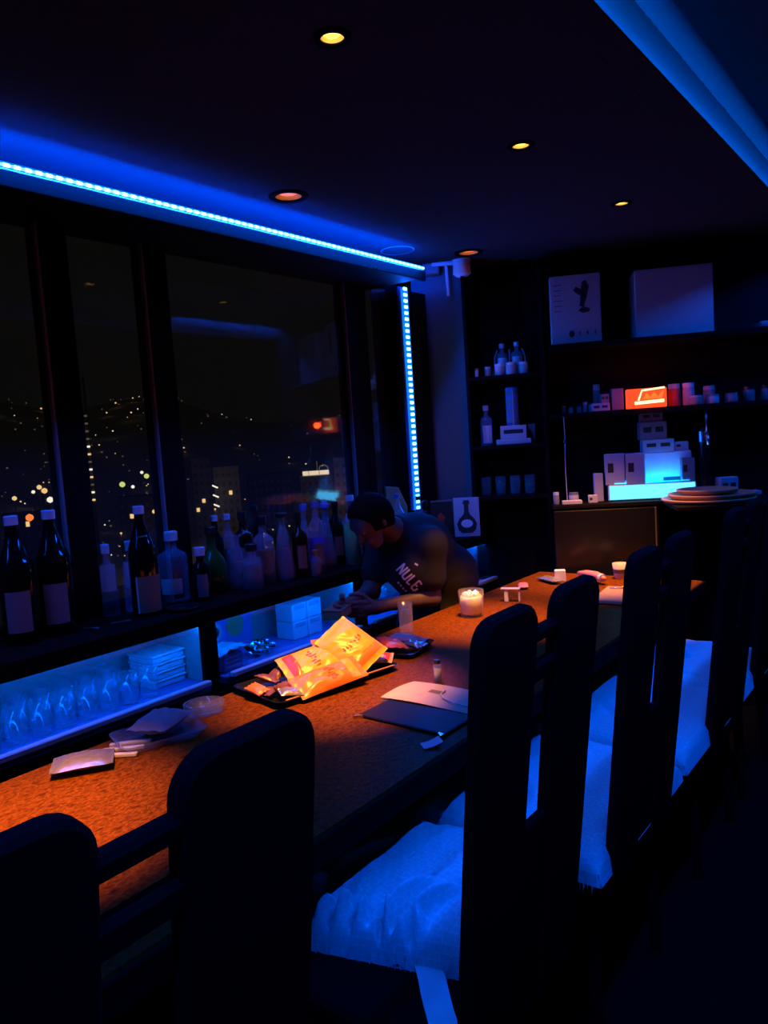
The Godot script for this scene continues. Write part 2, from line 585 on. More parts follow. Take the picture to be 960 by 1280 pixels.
func downlights():
	var names := [
		"amber downlight above the counter end nearest the camera", "bright yellow downlight at the top of the picture, nearest over the counter",
		"middle downlight over the counter with a small bright bulb", "farthest downlight over the counter, nearly hidden in its black rim",
		"orange downlight with a black trim ring near the window strip", "far orange downlight above the white ceiling camera", "orange downlight over the window ledge nearest the camera"]
	for i in LAMPS.size():
		var p: Vector3 = LAMPS[i][0]
		var r: float = LAMPS[i][1]
		var t := thing("downlight", names[i], "downlight", Vector3(p.x, CEIL, p.z), 0.0, "recessed ceiling downlights")
		var deep := i < 4
		part("trim_ring", ring_mesh(r - 0.006, r + (0.012 if i < 4 else 0.02), 0.006), M.chair_black, t)
		part("can", Mb.new().smooth(true).lathe([Vector2(r - 0.002, 0.0), Vector2(r - 0.003, 0.05), Vector2(r - 0.008, 0.085), Vector2(0.0, 0.086)], 28).done(), M.aluminium, t)
		if deep:
			part("bulb", Mb.new().smooth(true).lathe([Vector2(0.0, 0.001), Vector2(0.016, 0.003), Vector2(0.026, 0.011), Vector2(0.022, 0.045), Vector2(0.011, 0.084)], 20).done(), M.bulb, t)
			spot("beam", Vector3(p.x, CEIL - 0.002, p.z), [Vector3(-1.66, 0.72, -0.72), Vector3(-1.64, 0.72, -1.76), Vector3(-1.64, 0.72, -2.76), Vector3(-1.50, 0.8, -3.75)][i], [15.0, 15.0, 15.0, 22.0][i], AMBER, [18.0, 13.0, 16.0, 13.0][i], t)
		else:
			part("diffuser", Mb.new().smooth(true).lathe([Vector2(0.0, 0.008), Vector2(r * 0.6, 0.010), Vector2(r - 0.008, 0.02)], 24).done(), M.bulb_orange, t)
			spot("beam", Vector3(p.x, CEIL + 0.004, p.z), Vector3(p.x, 0.9, p.z - 0.02), 24.0, Color(1.0, 0.45, 0.12), 0.25, t)
	var u := thing("speaker_grille", "unlit round ceiling plate in the blue glow beside the strip", "ceiling plate", Vector3(-2.40, CEIL, -3.36))
	part("rim", ring_mesh(0.085, 0.09, 0.003), M.print_grey, u)
	part("plate", Mb.new().lathe([Vector2(0.0, -0.002), Vector2(0.084, -0.002), Vector2(0.084, 0.0)], 32).done(), M.ceiling, u)
	var s := thing("sprinkler", "small dark sprinkler head in the blue ceiling recess", "sprinkler", Vector3(-0.60, CEIL + 0.26, -2.12))
	part("collar", Mb.new().lathe([Vector2(0.0, -0.014), Vector2(0.022, -0.012), Vector2(0.026, 0.0)], 18).done(), M.frame_black, s)
	part("head", Mb.new().lathe([Vector2(0.0, -0.045), Vector2(0.016, -0.043), Vector2(0.016, -0.040), Vector2(0.005, -0.036), Vector2(0.006, -0.012)], 14).done(), M.steel, s)

func led_strips():
	# long strip on the top front corner of the window beam
	var x := -2.252
	var y := 2.379
	var t := thing("led_strip", "long bright blue light strip along the beam above the window", "light strip", Vector3(x, y, 0))
	part("channel", bx(Vector3(-0.006, -0.010, -0.69), Vector3(0.02, 0.005, 5.38), 0.001), M.aluminium, t)
	part("plate", bx(Vector3(-0.003, 0.002, -0.69), Vector3(0.008, 0.024, 5.36), 0.003), M.led_plate, t)
	part("diffuser", bx(Vector3(0.001, 0.002, -0.69), Vector3(0.008, 0.010, 5.36), 0.003), M.led_line, t)
	var d := bx(Vector3.ZERO, Vector3(0.010, 0.011, 0.024), 0.003)
	for k in 106:
		part("diode", d, M.led_core, t, Vector3(0.002, 0.002, -3.365 + 0.0333 * k))
	strip_light("strip_glow", Vector3(x - 0.014, y + 0.006, -3.37), Vector3(x - 0.014, y + 0.006, 1.9), 0.010, Vector3(-1, 0.05, 0), Color(0.0, 0.26, 1.0), 19.0, t)
	strip_light("strip_shine", Vector3(x + 0.027, y + 0.002, -3.37), Vector3(x + 0.027, y + 0.002, 1.9), 0.010, Vector3(0.1, -1, 0), BLUE, 5.0, t)
	# upright strip on the jamb
	var v := thing("led_strip", "upright blue light strip on the window jamb with a row of bright diodes", "light strip", Vector3(-2.505, 1.10, -3.545))
	part("channel", bx(Vector3(-0.009, 0.625, 0.0), Vector3(0.012, 1.25, 0.09), 0.002), M.card_blue, v)
	part("diffuser", bx(Vector3(-0.002, 0.62, -0.004), Vector3(0.004, 1.24, 0.066), 0.001), M.led_plate, v)
	var dv := bx(Vector3.ZERO, Vector3(0.008, 0.018, 0.034), 0.004)
	for k in 38:
		part("diode", dv, M.led_core, v, Vector3(0.002, 0.012 + 0.0332 * k, -0.008))
	strip_light("strip_glow", Vector3(-2.492, 1.11, -3.537), Vector3(-2.492, 2.33, -3.537), 0.012, Vector3(1, 0, 0.25), BLUE, 1.2, v)
	# strips hidden in the ceiling recess
	var c := thing("led_strip", "blue light strip lying hidden behind the edge of the ceiling recess", "light strip", Vector3(-0.722, CEIL + 0.012, -2.2))
	part("diffuser", bx(Vector3(0.0, 0.0, 0.0), Vector3(0.008, 0.006, 8.6), 0.002), M.led_plate, c)
	strip_light("strip_glow", Vector3(-0.724, CEIL + 0.018, -6.0), Vector3(-0.724, CEIL + 0.018, 1.9), 0.010, Vector3(-1, 0.07, 0), Color(0.0, 0.42, 1.0), 44.0, c)
	var e := thing("led_strip", "blue light strip on the far edge of the ceiling recess above the seats", "light strip", Vector3(-0.085, CEIL + 0.131, -2.2))
	part("channel", bx(Vector3(0.000, 0.004, 0.0), Vector3(0.012, 0.006, 8.6), 0.001), M.aluminium, e)
	part("diffuser", bx(Vector3(-0.002, -0.002, 0.0), Vector3(0.008, 0.006, 8.58), 0.002), M.led_plate, e)
	strip_light("strip_glow", Vector3(-0.092, CEIL + 0.126, -6.0), Vector3(-0.092, CEIL + 0.126, 1.9), 0.010, Vector3(-0.3, -1, 0), BLUE, 19.0, e)
	# under the window ledge, behind its front lip: lights the glass cabinets
	var g := thing("led_strip", "blue light strip under the window ledge lighting the glass cabinets", "light strip", Vector3(-2.345, 0.842, -1.4))
	part("diffuser", bx(Vector3(0, 0.004, 0), Vector3(0.012, 0.006, 5.3), 0.001), M.led_plate, g)
	strip_light("strip_glow", Vector3(-2.345, 0.840, -4.0), Vector3(-2.345, 0.840, 1.2), 0.010, Vector3(-0.55, -1, 0), Color(0.0, 0.36, 1.0), 1.45, g)

# ------------------------------------------------------------------ window ledge with glass cabinets under it
func back_counter():
	var lg := thing("window_ledge", "long black ledge under the window with the bottles on it", "ledge", Vector3(-2.48, 0.85, -1.35))
	part("top", bx(Vector3(0, 0.0315, 0.0), Vector3(0.36, 0.063, 5.5), 0.006), M.black_wood, lg)
	var z_edges := [[1.3, -1.82], [-1.91, -2.74], [-2.82, -3.55], [-3.62, -4.06]]
	var names := ["left glass-fronted cabinet full of tumblers under the window ledge", "middle glass-fronted cabinet with packages under the window ledge", "cabinet behind the bartender with hanging wine glasses", "far glass-fronted cabinet past the bartender"]
	for i in 4:
		var za: float = z_edges[i][0]
		var zb: float = z_edges[i][1]
		var zc := (za + zb) / 2
		var w := za - zb
		var c := thing("glass_cabinet", names[i], "cabinet", Vector3(-2.48, 0, zc))
		part("base", bx(Vector3(0.005, 0.29, 0), Vector3(0.35, 0.58, w + 0.07), 0.004), M.black_wood, c)
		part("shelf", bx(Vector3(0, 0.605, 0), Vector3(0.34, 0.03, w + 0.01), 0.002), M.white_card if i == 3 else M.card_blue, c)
		part("back_panel", bx(Vector3(-0.165, 0.735, 0), Vector3(0.012, 0.23, w), 0.001), M.interior_wood, c)
		part("end_panel", bx(Vector3(-0.01, 0.735, -w / 2 - 0.02), Vector3(0.34, 0.228, 0.04), 0.002), M.interior_wood, c)
		part("front_post", bx(Vector3(0.167, 0.735, -w / 2 - 0.012), Vector3(0.024, 0.228, 0.07), 0.003), M.black_wood, c)
		part("bottom_rail", bx(Vector3(0.183, 0.628, 0), Vector3(0.028, 0.022, w - 0.02), 0.004), M.white_plastic, c)
		part("pane", bx(Vector3(0.160, 0.742, 0), Vector3(0.005, 0.2, w - 0.03), 0.001), M.window_glass, c)

# ------------------------------------------------------------------ bar counter
func bar_counter():
	var b := thing("bar_counter", "long reddish burl wood bar counter lit by amber downlights", "counter", Vector3(-1.47, 0, -1.35))
	part("top", bx(Vector3(0, 0.692, 0.15), Vector3(0.88, 0.056, 5.3), 0.008), M.counter_wood, b)
	part("front_edge", bx(Vector3(0.444, 0.689, 0.15), Vector3(0.012, 0.058, 5.3), 0.003), M.black_wood, b)
	part("front_panel", bx(Vector3(0.02, 0.33, 0.15), Vector3(0.04, 0.66, 5.26), 0.003), M.black_wood, b)
	part("staff_panel", bx(Vector3(-0.33, 0.33, 0.15), Vector3(0.04, 0.66, 5.26), 0.003), M.black_wood, b)

# ------------------------------------------------------------------ back wall: shelves and raised cabinet
func wall_thing(called: String, label: String, category: String, u: float, y: float, off: float, group := "") -> Node3D:
	return thing(called, label, category, wf(u, y, off), WALL_TURN, group)

func back_wall():
	var s := wall_thing("shelf_unit", "black shelf unit beside the pale pillar with bottles and cartons", "shelf unit", -0.02, 0.87, 0.0)
	part("back_panel", bx(Vector3(0.2, 0.8, 0.006), Vector3(0.44, 1.58, 0.012), 0.001), M.black_wood, s)
	for k in [[-0.01, 0.0], [0.42, 0.0]]:
		part("side_panel", bx(Vector3(k[0], 0.8, 0.09), Vector3(0.02, 1.58, 0.18), 0.002), M.black_wood, s)
	for yy in [0.26, 0.555, 0.955]:
		part("shelf", bx(Vector3(0.205, yy, 0.09), Vector3(0.41, 0.022, 0.178), 0.002), M.black_wood, s)
	var u1 := wall_thing("wall_shelf", "upper black wall shelf carrying the two white boxes", "shelf", 1.15, 1.955, 0.0)
	part("board", bx(Vector3(0.0, 0.0, 0.14), Vector3(1.44, 0.03, 0.28), 0.003), M.black_wood, u1)
	var u2 := wall_thing("wall_shelf", "lower black wall shelf carrying the red sign and small jars", "shelf", 1.2, 1.575, 0.0)
	part("board", bx(Vector3(0.0, 0.0, 0.12), Vector3(1.56, 0.03, 0.24), 0.003), M.black_wood, u2)
	for k in [-0.7, 0.7]:
		part("bracket", Mb.new().prism([Vector2(0, -0.015), Vector2(0, -0.12), Vector2(0.012, -0.12), Vector2(0.16, -0.027), Vector2(0.16, -0.015)], -0.008, 0.008).done(), M.frame_black, u2, Vector3(k, 0, 0.0), Vector3(0, -PI / 2, 0))
	var c := wall_thing("side_cabinet", "tall black cabinet below the shelves with a plain dark door", "cabinet", 1.2, 0.0, 0.0)
	part("carcass", Mb.new().box(Vector3(-0.5, 0.53, 0.145), Vector3(0.56, 1.06, 0.29), 0.004).box(Vector3(0.58, 0.35, 0.145), Vector3(1.6, 0.7, 0.29), 0.004).box(Vector3(0.58, 0.90, 0.01), Vector3(1.6, 0.4, 0.02), 0.002).box(Vector3(1.37, 0.88, 0.145), Vector3(0.03, 0.36, 0.29), 0.002).done(), M.black_wood, c)
	part("top", bx(Vector3(0.3, 1.071, 0.15), Vector3(2.18, 0.022, 0.32), 0.003), M.black_wood, c)
	part("top_extension", bx(Vector3(0.30, 1.071, 0.50), Vector3(1.0, 0.022, 0.375), 0.003), M.black_wood, c)
	part("support", bx(Vector3(0.76, 0.53, 0.56), Vector3(0.03, 1.06, 0.24), 0.003), M.black_wood, c)
	var d := part("door", bx(Vector3(-0.515, 0.80, 0.302), Vector3(0.54, 0.50, 0.018), 0.004), M.black_gloss, c)
	part("edge_trim", bx(Vector3(-0.241, 0.80, 0.303), Vector3(0.008, 0.50, 0.022), 0.002), M.cap_gold, d)

# ------------------------------------------------------------------ chairs with cushions
func rounded_panel(w: float, h: float, r: float) -> Array:
	var p := [Vector2(-w / 2 + 0.012, 0), Vector2(w / 2 - 0.012, 0)]
	for k in 7:
		var a := PI / 2 * k / 6.0
		p.append(Vector2(w / 2 - r + r * cos(PI / 2 - a) if false else w / 2 - r + r * cos(a), h - r + r * sin(a)))
	for k in 7:
		var a := PI / 2 + PI / 2 * k / 6.0
		p.append(Vector2(-w / 2 + r + r * cos(a), h - r + r * sin(a)))
	return p

func make_chair() -> Node3D:
	var c := thing("dining_chair", "x", "chair", Vector3.ZERO, 0.0, "high-backed black chairs along the counter")
	part("seat", bx(Vector3(0, 0.435, 0), Vector3(0.46, 0.045, 0.46), 0.012), M.chair_black, c)
	part("apron", Mb.new().box(Vector3(0, 0.385, 0.205), Vector3(0.40, 0.06, 0.02), 0.003).box(Vector3(0, 0.385, -0.205), Vector3(0.40, 0.06, 0.02), 0.003).box(Vector3(-0.205, 0.385, 0), Vector3(0.02, 0.06, 0.43), 0.003).done(), M.chair_black, c)
	for sx in [-1, 1]:
		for sz in [-1, 1]:
			part("leg", Mb.new().tube([Vector3(sx * 0.205, 0.415, sz * 0.205), Vector3(sx * 0.225, 0.0, sz * 0.215)], [0.021, 0.015], 10).done(), M.chair_black, c)
	var lean := 0.11
	for sz in [-1, 1]:
		var poly := rounded_panel(0.187, 0.82, 0.045)
		part("splat", Mb.new().prism(poly, -0.014, 0.014, 0.006).done(), M.chair_black, c, Vector3(0.259, 0.405, sz * 0.134), Vector3(0, PI / 2, 0)).rotation = Basis(Basis(Vector3.BACK, -lean) * Basis(Vector3.UP, PI / 2)).get_euler()
	part("lower_panel", bx(Vector3.ZERO, Vector3(0.018, 0.40, 0.11), 0.004), M.chair_black, c, Vector3(0.259 + sin(lean) * 0.20, 0.405 + cos(lean) * 0.20, 0), Vector3(0, 0, -lean))
	for yy in [0.686, 0.755]:
		var rl := bx(Vector3.ZERO, Vector3(0.024, 0.036 if yy < 0.7 else 0.026, 0.24), 0.006)
		part("rail", rl, M.chair_black, c, Vector3(0.259 + sin(lean) * yy, 0.405 + cos(lean) * yy, 0), Vector3(0, 0, -lean))
	return c

func cushion_mesh(seed_: int, folds: Array, cells := 76) -> ArrayMesh:
	var nz := FastNoiseLite.new()
	nz.seed = seed_
	nz.frequency = 2.6
	nz.fractal_octaves = 3
	var nf := FastNoiseLite.new()
	nf.seed = seed_ + 50
	nf.frequency = 9.0
	var hx := 0.275
	var hz := 0.315
	var top := func(a: float, b: float) -> Vector3:
		var u := sin((a - 0.5) * PI) * 0.35 + (a - 0.5) * 2.0 * 0.65
		var v := sin((b - 0.5) * PI) * 0.35 + (b - 0.5) * 2.0 * 0.65
		var e := (1.0 - pow(absf(u), 7.0)) * (1.0 - pow(absf(v), 7.0))
		var x := u * hx
		var z := v * hz
		var h := 0.088 * pow(maxf(e, 0.0), 0.3)
		h += (0.010 * nz.get_noise_2d(x, z * 0.7) + 0.006 * nf.get_noise_2d(x, z * 0.5)) * minf(e * 2.0, 1.0)
		for f in folds:
			var p := Vector2(x, z)
			var q0: Vector2 = f[0]
			var q1: Vector2 = f[1]
			var t := clampf((p - q0).dot(q1 - q0) / (q1 - q0).length_squared(), 0.0, 1.0)
			var s := (p - q0.lerp(q1, t))
			var side := s.dot((q1 - q0).orthogonal().normalized())
			var k := exp(-pow(s.length() / f[3], 2.0)) * sin(PI * clampf(t, 0.08, 0.92))
			h -= f[2] * k
			h += f[2] * 0.7 * exp(-pow((side - f[3] * 2.2) / (f[3] * 1.6), 2.0)) * sin(PI * clampf(t, 0.02, 0.98)) * (1.0 if s.length() < f[3] * 5.0 else 0.0)
		return Vector3(x, maxf(h, 0.0), z)
	var m := Mb.new().smooth(true)
	m.grid(cells, cells + 8, top)
	m.quad(Vector3(-hx, 0, -hz), Vector3(hx, 0, -hz), Vector3(hx, 0, hz), Vector3(-hx, 0, hz))
	return m.done()

func fringe_mesh() -> ArrayMesh:
	var m := Mb.new()
	var per := [[Vector2(-0.27, 0.312), Vector2(0.27, 0.312)], [Vector2(-0.272, -0.31), Vector2(-0.272, 0.31)]]
	for e in per:
		for k in 110:
			var p: Vector2 = (e[0] as Vector2).lerp(e[1], (k + rng.randf()) / 110.0)
			var out := Vector3(0, 0, 1) if e == per[0] else Vector3(-1, 0, 0)
			var a := Vector3(p.x, 0.03, p.y) - out * 0.002
			var l := rng.randf_range(0.03, 0.06)
			var w := Vector3(out.z, 0, -out.x) * 0.0022
			var tip := a + out * rng.randf_range(0.002, 0.014) + Vector3(rng.randf_range(-0.006, 0.006), -l, 0)
			m.tri(a - w, tip, a + w)
			m.tri(a - w, a + w + out * 0.003, tip)
	return m.done()

func seats():
	var c := make_chair()
	var spots := [
		[Vector3(-0.93, 0, -0.365), 0.0, "nearest black chair at the left, in front of the burnt-orange counter"],
		[Vector3(-0.93, 0, -1.185), 0.0, "black chair carrying the large crumpled blue-lit cushion in front"],
		[Vector3(-0.93, 0, -1.84), 0.0, "third black chair along the counter, right of the open menu"],
		[Vector3(-0.93, 0, -2.69), 0.0, "fourth black chair at the right edge of the picture"],
		[Vector3(-0.93, 0, -3.32), 0.0, "farthest black chair, at the end of the counter"]]
	c.position = spots[0][0]
	c.set_meta("label", spots[0][2])
	for i in range(1, spots.size()):
		copy(c, spots[i][2], spots[i][0], spots[i][1])
	var big := [
		[Vector2(0.058, 0.06), Vector2(-0.045, 0.285), 0.055, 0.010], [Vector2(0.135, 0.08), Vector2(0.0, 0.32), 0.055, 0.010],
		[Vector2(-0.018, 0.24), Vector2(-0.012, 0.318), 0.04, 0.008], [Vector2(-0.13, 0.20), Vector2(-0.15, 0.31), 0.045, 0.008],
		[Vector2(-0.08, 0.21), Vector2(-0.092, 0.31), 0.04, 0.008], [Vector2(-0.245, 0.12), Vector2(-0.235, 0.315), 0.045, 0.009],
		[Vector2(-0.2, 0.13), Vector2(-0.1, -0.1), 0.015, 0.02], [Vector2(-0.185, 0.22), Vector2(-0.20, 0.315), 0.04, 0.008], [Vector2(0.06, 0.25), Vector2(0.07, 0.318), 0.035, 0.008]]
	var mild := [[Vector2(0.05, -0.2), Vector2(0.1, 0.1), 0.012, 0.02], [Vector2(-0.1, 0.05), Vector2(0.05, 0.2), 0.012, 0.016]]
	var dim := [[Vector2(-0.02, 0.03), Vector2(0.04, 0.0), 0.03, 0.016], [Vector2(-0.1, 0.2), Vector2(0.12, 0.24), 0.01, 0.01]]
	var defs := [
		[-1.24, 11, big, "large crumpled pale seat cushion nearest the camera, blue-lit with deep folds"],
		[-1.87, 12, mild, "second pale seat cushion from the front, seen between chair backs"],
		[-2.53, 13, mild, "third pale seat cushion, partly hidden by two chair backs"],
		[-3.14, 14, dim, "farthest pale seat cushion with a small dimple in its top"]]
	var fr := fringe_mesh()
	for d in defs:
		var q := thing("seat_cushion", d[3], "cushion", Vector3(-0.93, 0.462, d[0]), 0.0, "pale seat cushions on the chairs")
		part("cover", cushion_mesh(d[1], d[2], 150 if d[1] == 11 else 76), M.cushion_cloth, q)
		part("fringe", fr, M.fringe, q).set_meta("kind", "stuff")
		if d[1] == 11:
			q.position = Vector3(-0.985, 0.459, -1.305)
			q.rotation.y = 0.29
			q.scale = Vector3(0.83, 1.10, 0.70)
			var pth := func(a: float, b: float) -> Vector3:
				return Vector3(0.075 + 0.07 * b + 0.09 * a, 0.012 + 0.010 * sin(a * 7.0) * (1.0 - a) , 0.312 + 0.20 * a)
			var rb := Mb.new().smooth(true).grid(14, 3, pth).grid(14, 3, func(a, b): return pth.call(a, b) - Vector3(0, 0, 0.002), true)
			part("tie_ribbon", rb.done(), M.white_paper, q)

# ------------------------------------------------------------------ bottles on the ledge
func profile(kind: String, r: float, h: float) -> Array:
	var P := {
		"sake": [[0.92, 0], [1, 0.01], [1, 0.56], [0.94, 0.62], [0.72, 0.70], [0.46, 0.80], [0.34, 0.88], [0.31, 0.94], [0.33, 0.945], [0.33, 0.96]],
		"wine": [[0.92, 0], [1, 0.015], [1, 0.60], [0.92, 0.66], [0.6, 0.73], [0.40, 0.78], [0.37, 0.93], [0.42, 0.935], [0.42, 0.955]],
		"whisky": [[0.92, 0], [1, 0.02], [1, 0.62], [0.95, 0.67], [0.62, 0.715], [0.36, 0.75], [0.33, 0.88], [0.40, 0.885], [0.40, 0.90]],
		"round": [[0.6, 0], [0.85, 0.04], [1, 0.2], [0.98, 0.36], [0.8, 0.52], [0.48, 0.62], [0.30, 0.68], [0.28, 0.9], [0.33, 0.91], [0.33, 0.93]],
		"cone": [[0.95, 0], [1, 0.03], [0.98, 0.16], [0.7, 0.45], [0.4, 0.72], [0.28, 0.84], [0.30, 0.93], [0.46, 0.97]],
		"squat": [[0.92, 0], [1, 0.03], [1, 0.55], [0.86, 0.66], [0.5, 0.72], [0.42, 0.76], [0.42, 0.84], [0.5, 0.85], [0.5, 0.87]]}
	var out := [Vector2(0, 0)]
	for q in P[kind]:
		out.append(Vector2(q[0] * r, q[1] * h))
	out.append(Vector2(0, out[-1].y))
	return out

func bottle(label: String, pos: Vector3, kind: String, r: float, h: float, body: String, cap: String, lab: Array, liquid := "", group := "bottles on the window ledge") -> Node3D:
	var t := thing("bottle", label, "bottle", pos, 0.0, group)
	var pr := profile(kind, r, h)
	part("body", Mb.new().smooth(true).lathe(pr, 24).done(), M[body], t)
	var neck: Vector2 = pr[pr.size() - 2]
	if cap:
		part("cap", Mb.new().lathe([Vector2(0, neck.y * 0.965), Vector2(neck.x * 1.15, neck.y * 0.965), Vector2(neck.x * 1.18, h - 0.003), Vector2(neck.x * 1.05, h), Vector2(0, h)], 20).done(), M[cap], t)
	if lab.size():   # [material, low, high, middle angle, half width]
		var lr := r * 1.012
		var a: float = lab[3]
		var w: float = lab[4]
		part("label", Mb.new().smooth(true).lathe([Vector2(lr, lab[1] * h), Vector2(lr, lab[2] * h)], 14, Vector3.ZERO, a - w, a + w).done(), M[lab[0]], t)
	if liquid:
		var lp := []
		for q in pr:
			if q.y < h * 0.52:
				lp.append(Vector2(q.x * 0.93, q.y * 0.98 + 0.004))
		lp.append(Vector2((lp[-1] as Vector2).x, h * 0.5))
		lp.append(Vector2(0, h * 0.5))
		part("liquid", Mb.new().smooth(true).lathe(lp, 20).done(), M[liquid], t)
	return t

func bottles():
	var y := 0.9135
	var f := 0.55   # labels face the room and the camera
	bottle("tall dark sake bottle with a blue-white cap, second from the window's left end", Vector3(-2.50, y, -1.35), "sake", 0.058, 0.43, "glass_dark", "cap_white", ["label_grey", 0.1, 0.42, -f, 0.7])
	bottle("tall dark sake bottle at the far left edge of the ledge", Vector3(-2.50, y, -1.22), "sake", 0.058, 0.425, "glass_dark", "cap_white", ["label_grey", 0.1, 0.42, -f, 0.7])
	var sk := bottle("tall dark sake bottle with a white cap and a tan label in front", Vector3(-2.44, y, -1.665), "sake", 0.053, 0.41, "glass_dark", "cap_white", ["label_tan", 0.04, 0.37, -0.25, 0.95])
	part("neck_label", Mb.new().smooth(true).lathe([Vector2(0.043, 0.262), Vector2(0.034, 0.30)], 12, Vector3.ZERO, -0.9, 0.15).done(), M.label_tan, sk)
	part("label_border", Mb.new().smooth(true).lathe([Vector2(0.0541, 0.016), Vector2(0.0541, 0.152)], 3, Vector3.ZERO, -1.25, -1.12).done(), M.label_white, sk)
	bottle("white-labelled bottle left of the tall capped sake bottle", Vector3(-2.58, y, -1.60), "whisky", 0.034, 0.272, "clear_thick", "cap_white", ["label_white", 0.35, 0.72, -0.5, 0.9])
	bottle("white-labelled bottle half hidden behind the tall capped sake bottle", Vector3(-2.56, y, -1.69), "whisky", 0.034, 0.272, "clear_thick", "cap_white", ["label_white", 0.35, 0.72, -0.5, 0.9])
	bottle("clear round-shouldered bottle with a glass stopper catching the blue light", Vector3(-2.56, y, -1.885), "whisky", 0.058, 0.283, "clear_thick", "cap_white", ["label_white", 0.12, 0.34, -0.9, 0.8])
	bottle("small dark bottle with a narrow pale label beside the clear stoppered bottle", Vector3(-2.45, y, -1.935), "squat", 0.037, 0.215, "glass_dark", "cap_white", ["label_grey", 0.08, 0.5, -0.6, 0.6])
	bottle("slim dark bottle standing behind the clear stoppered bottle", Vector3(-2.63, y, -1.98), "wine", 0.031, 0.34, "glass_dark", "cap_black", [])
	bottle("round green bottle at the left of the crowded row", Vector3(-2.52, y, -2.055), "round", 0.062, 0.28, "glass_green", "cap_black", [])
	bottle("clear cone-shaped decanter beside the round green bottle", Vector3(-2.50, y, -2.17), "cone", 0.055, 0.235, "clear_thick", "", [], "liquid_amber")
	bottle("bottle with a tall pale-blue cap behind the round green bottle", Vector3(-2.61, y, -2.155), "wine", 0.034, 0.315, "glass_dark", "cap_white", [])
	bottle("clear slim bottle behind the cone-shaped decanter", Vector3(-2.61, y, -2.225), "wine", 0.034, 0.313, "clear_thick", "cap_white", [], "liquid_amber")
	bottle("broad dark bottle with a black cap right of the decanter", Vector3(-2.58, y, -2.29), "whisky", 0.045, 0.32, "glass_brown", "cap_black", ["label_grey", 0.2, 0.5, -f, 0.6])
	bottle("short clear brandy bottle in the front row, left end", Vector3(-2.41, y, -2.175), "squat", 0.044, 0.195, "clear_thick", "cap_black", [], "liquid_amber")
	bottle("clear wide-necked bottle of brown liquor in the front row", Vector3(-2.44, y, -2.275), "whisky", 0.046, 0.302, "clear_thick", "cap_black", ["label_tan", 0.18, 0.5, -f, 0.7], "liquid_amber")
	bottle("tall dark wine bottle at the back left of the row", Vector3(-2.62, y, -2.40), "wine", 0.037, 0.335, "glass_dark", "cap_black", [])
	bottle("clear tapering bottle with a black cap in the front row", Vector3(-2.42, y, -2.375), "cone", 0.05, 0.302, "clear_thick", "cap_black", [], "liquid_amber")
	bottle("dark green wine bottle with a tan neck foil behind the row", Vector3(-2.55, y, -2.50), "wine", 0.037, 0.29, "glass_green", "cap_gold", [])
	bottle("brown square-shouldered bottle with a ribbed black cap", Vector3(-2.395, y, -2.455), "whisky", 0.036, 0.296, "glass_brown", "cap_black", ["label_tan", 0.15, 0.5, -f, 0.6])
	bottle("clear globe-shouldered bottle with a bright blue cap", Vector3(-2.505, y, -2.605), "round", 0.048, 0.32, "clear_thick", "cap_blue", [], "liquid_amber")
	bottle("tall clear bottle with a bright blue cap and blue spirit", Vector3(-2.40, y, -2.575), "wine", 0.037, 0.333, "clear_thick", "cap_blue", ["label_tan", 0.12, 0.42, -f, 0.6], "liquid_blue")
	bottle("tiny glass bottle standing low before the front row", Vector3(-2.345, y, -2.50), "squat", 0.026, 0.12, "clear_thick", "cap_gold", [], "liquid_amber")
	bottle("clear bell-shaped bottle with a white collar, right part of the row", Vector3(-2.455, y, -2.70), "cone", 0.047, 0.31, "clear_thick", "cap_blue", [], "liquid_amber")
	bottle("dark wine bottle with a thin pale outline, last but one of the row", Vector3(-2.47, y, -2.795), "wine", 0.036, 0.311, "glass_brown", "cap_black", ["label_tan", 0.15, 0.45, -f, 0.6])
	var lm := bottle("bottle of lime-green liqueur with a light blue cap beside the bartender's face", Vector3(-2.375, y, -2.80), "wine", 0.040, 0.34, "clear_thick", "cap_white", ["label_white", 0.62, 0.75, -0.6, 0.9])
	part("liquid", Mb.new().smooth(true).lathe([Vector2(0, 0.006), Vector2(0.04, 0.008), Vector2(0.04, 0.205), Vector2(0, 0.206)], 20).done(), M.liquid_lime, lm)
	bottle("dark bottle behind the lime-green liqueur", Vector3(-2.60, y, -2.86), "wine", 0.035, 0.31, "glass_dark", "cap_white", [])
	bottle("clear blue-lit bottle left of the tan paper bag", Vector3(-2.47, y, -3.31), "wine", 0.034, 0.30, "clear_thick", "cap_blue", ["label_white", 0.3, 0.55, -f, 0.6])
	bottle("small dark bottle at the foot of the upright light strip", Vector3(-2.40, y, -3.47), "whisky", 0.034, 0.245, "glass_dark", "cap_black", ["label_grey", 0.2, 0.5, -f, 0.6])
	bottle("clear bottle with a dark cap at the foot of the upright light strip", Vector3(-2.455, y, -3.49), "wine", 0.03, 0.27, "clear_thick", "cap_black", [])
	# folded tan paper bag
	var bag := Mb.new().prism([Vector2(-0.06, 0), Vector2(0.06, 0), Vector2(0.062, 0.22), Vector2(0.02, 0.325), Vector2(-0.055, 0.335)], -0.035, 0.035, 0.004)
	var bg := thing("paper_bag", "tan paper bag folded to a slant standing among the bottles", "bag", Vector3(-2.565, y, -3.42), 0.75)
	part("bag", bag.done(), M.tan_paper, bg)
	part("fold_line", bx(Vector3(0.0, 0.16, 0.0365), Vector3(0.11, 0.003, 0.002), 0.0005), M.label_tan, bg)
	# flat dish in front of the bottles, and a low wire glass rack
	var ds := thing("ashtray", "round flat metal dish on the ledge before the small dark bottle", "dish", Vector3(-2.375, y, -1.78))
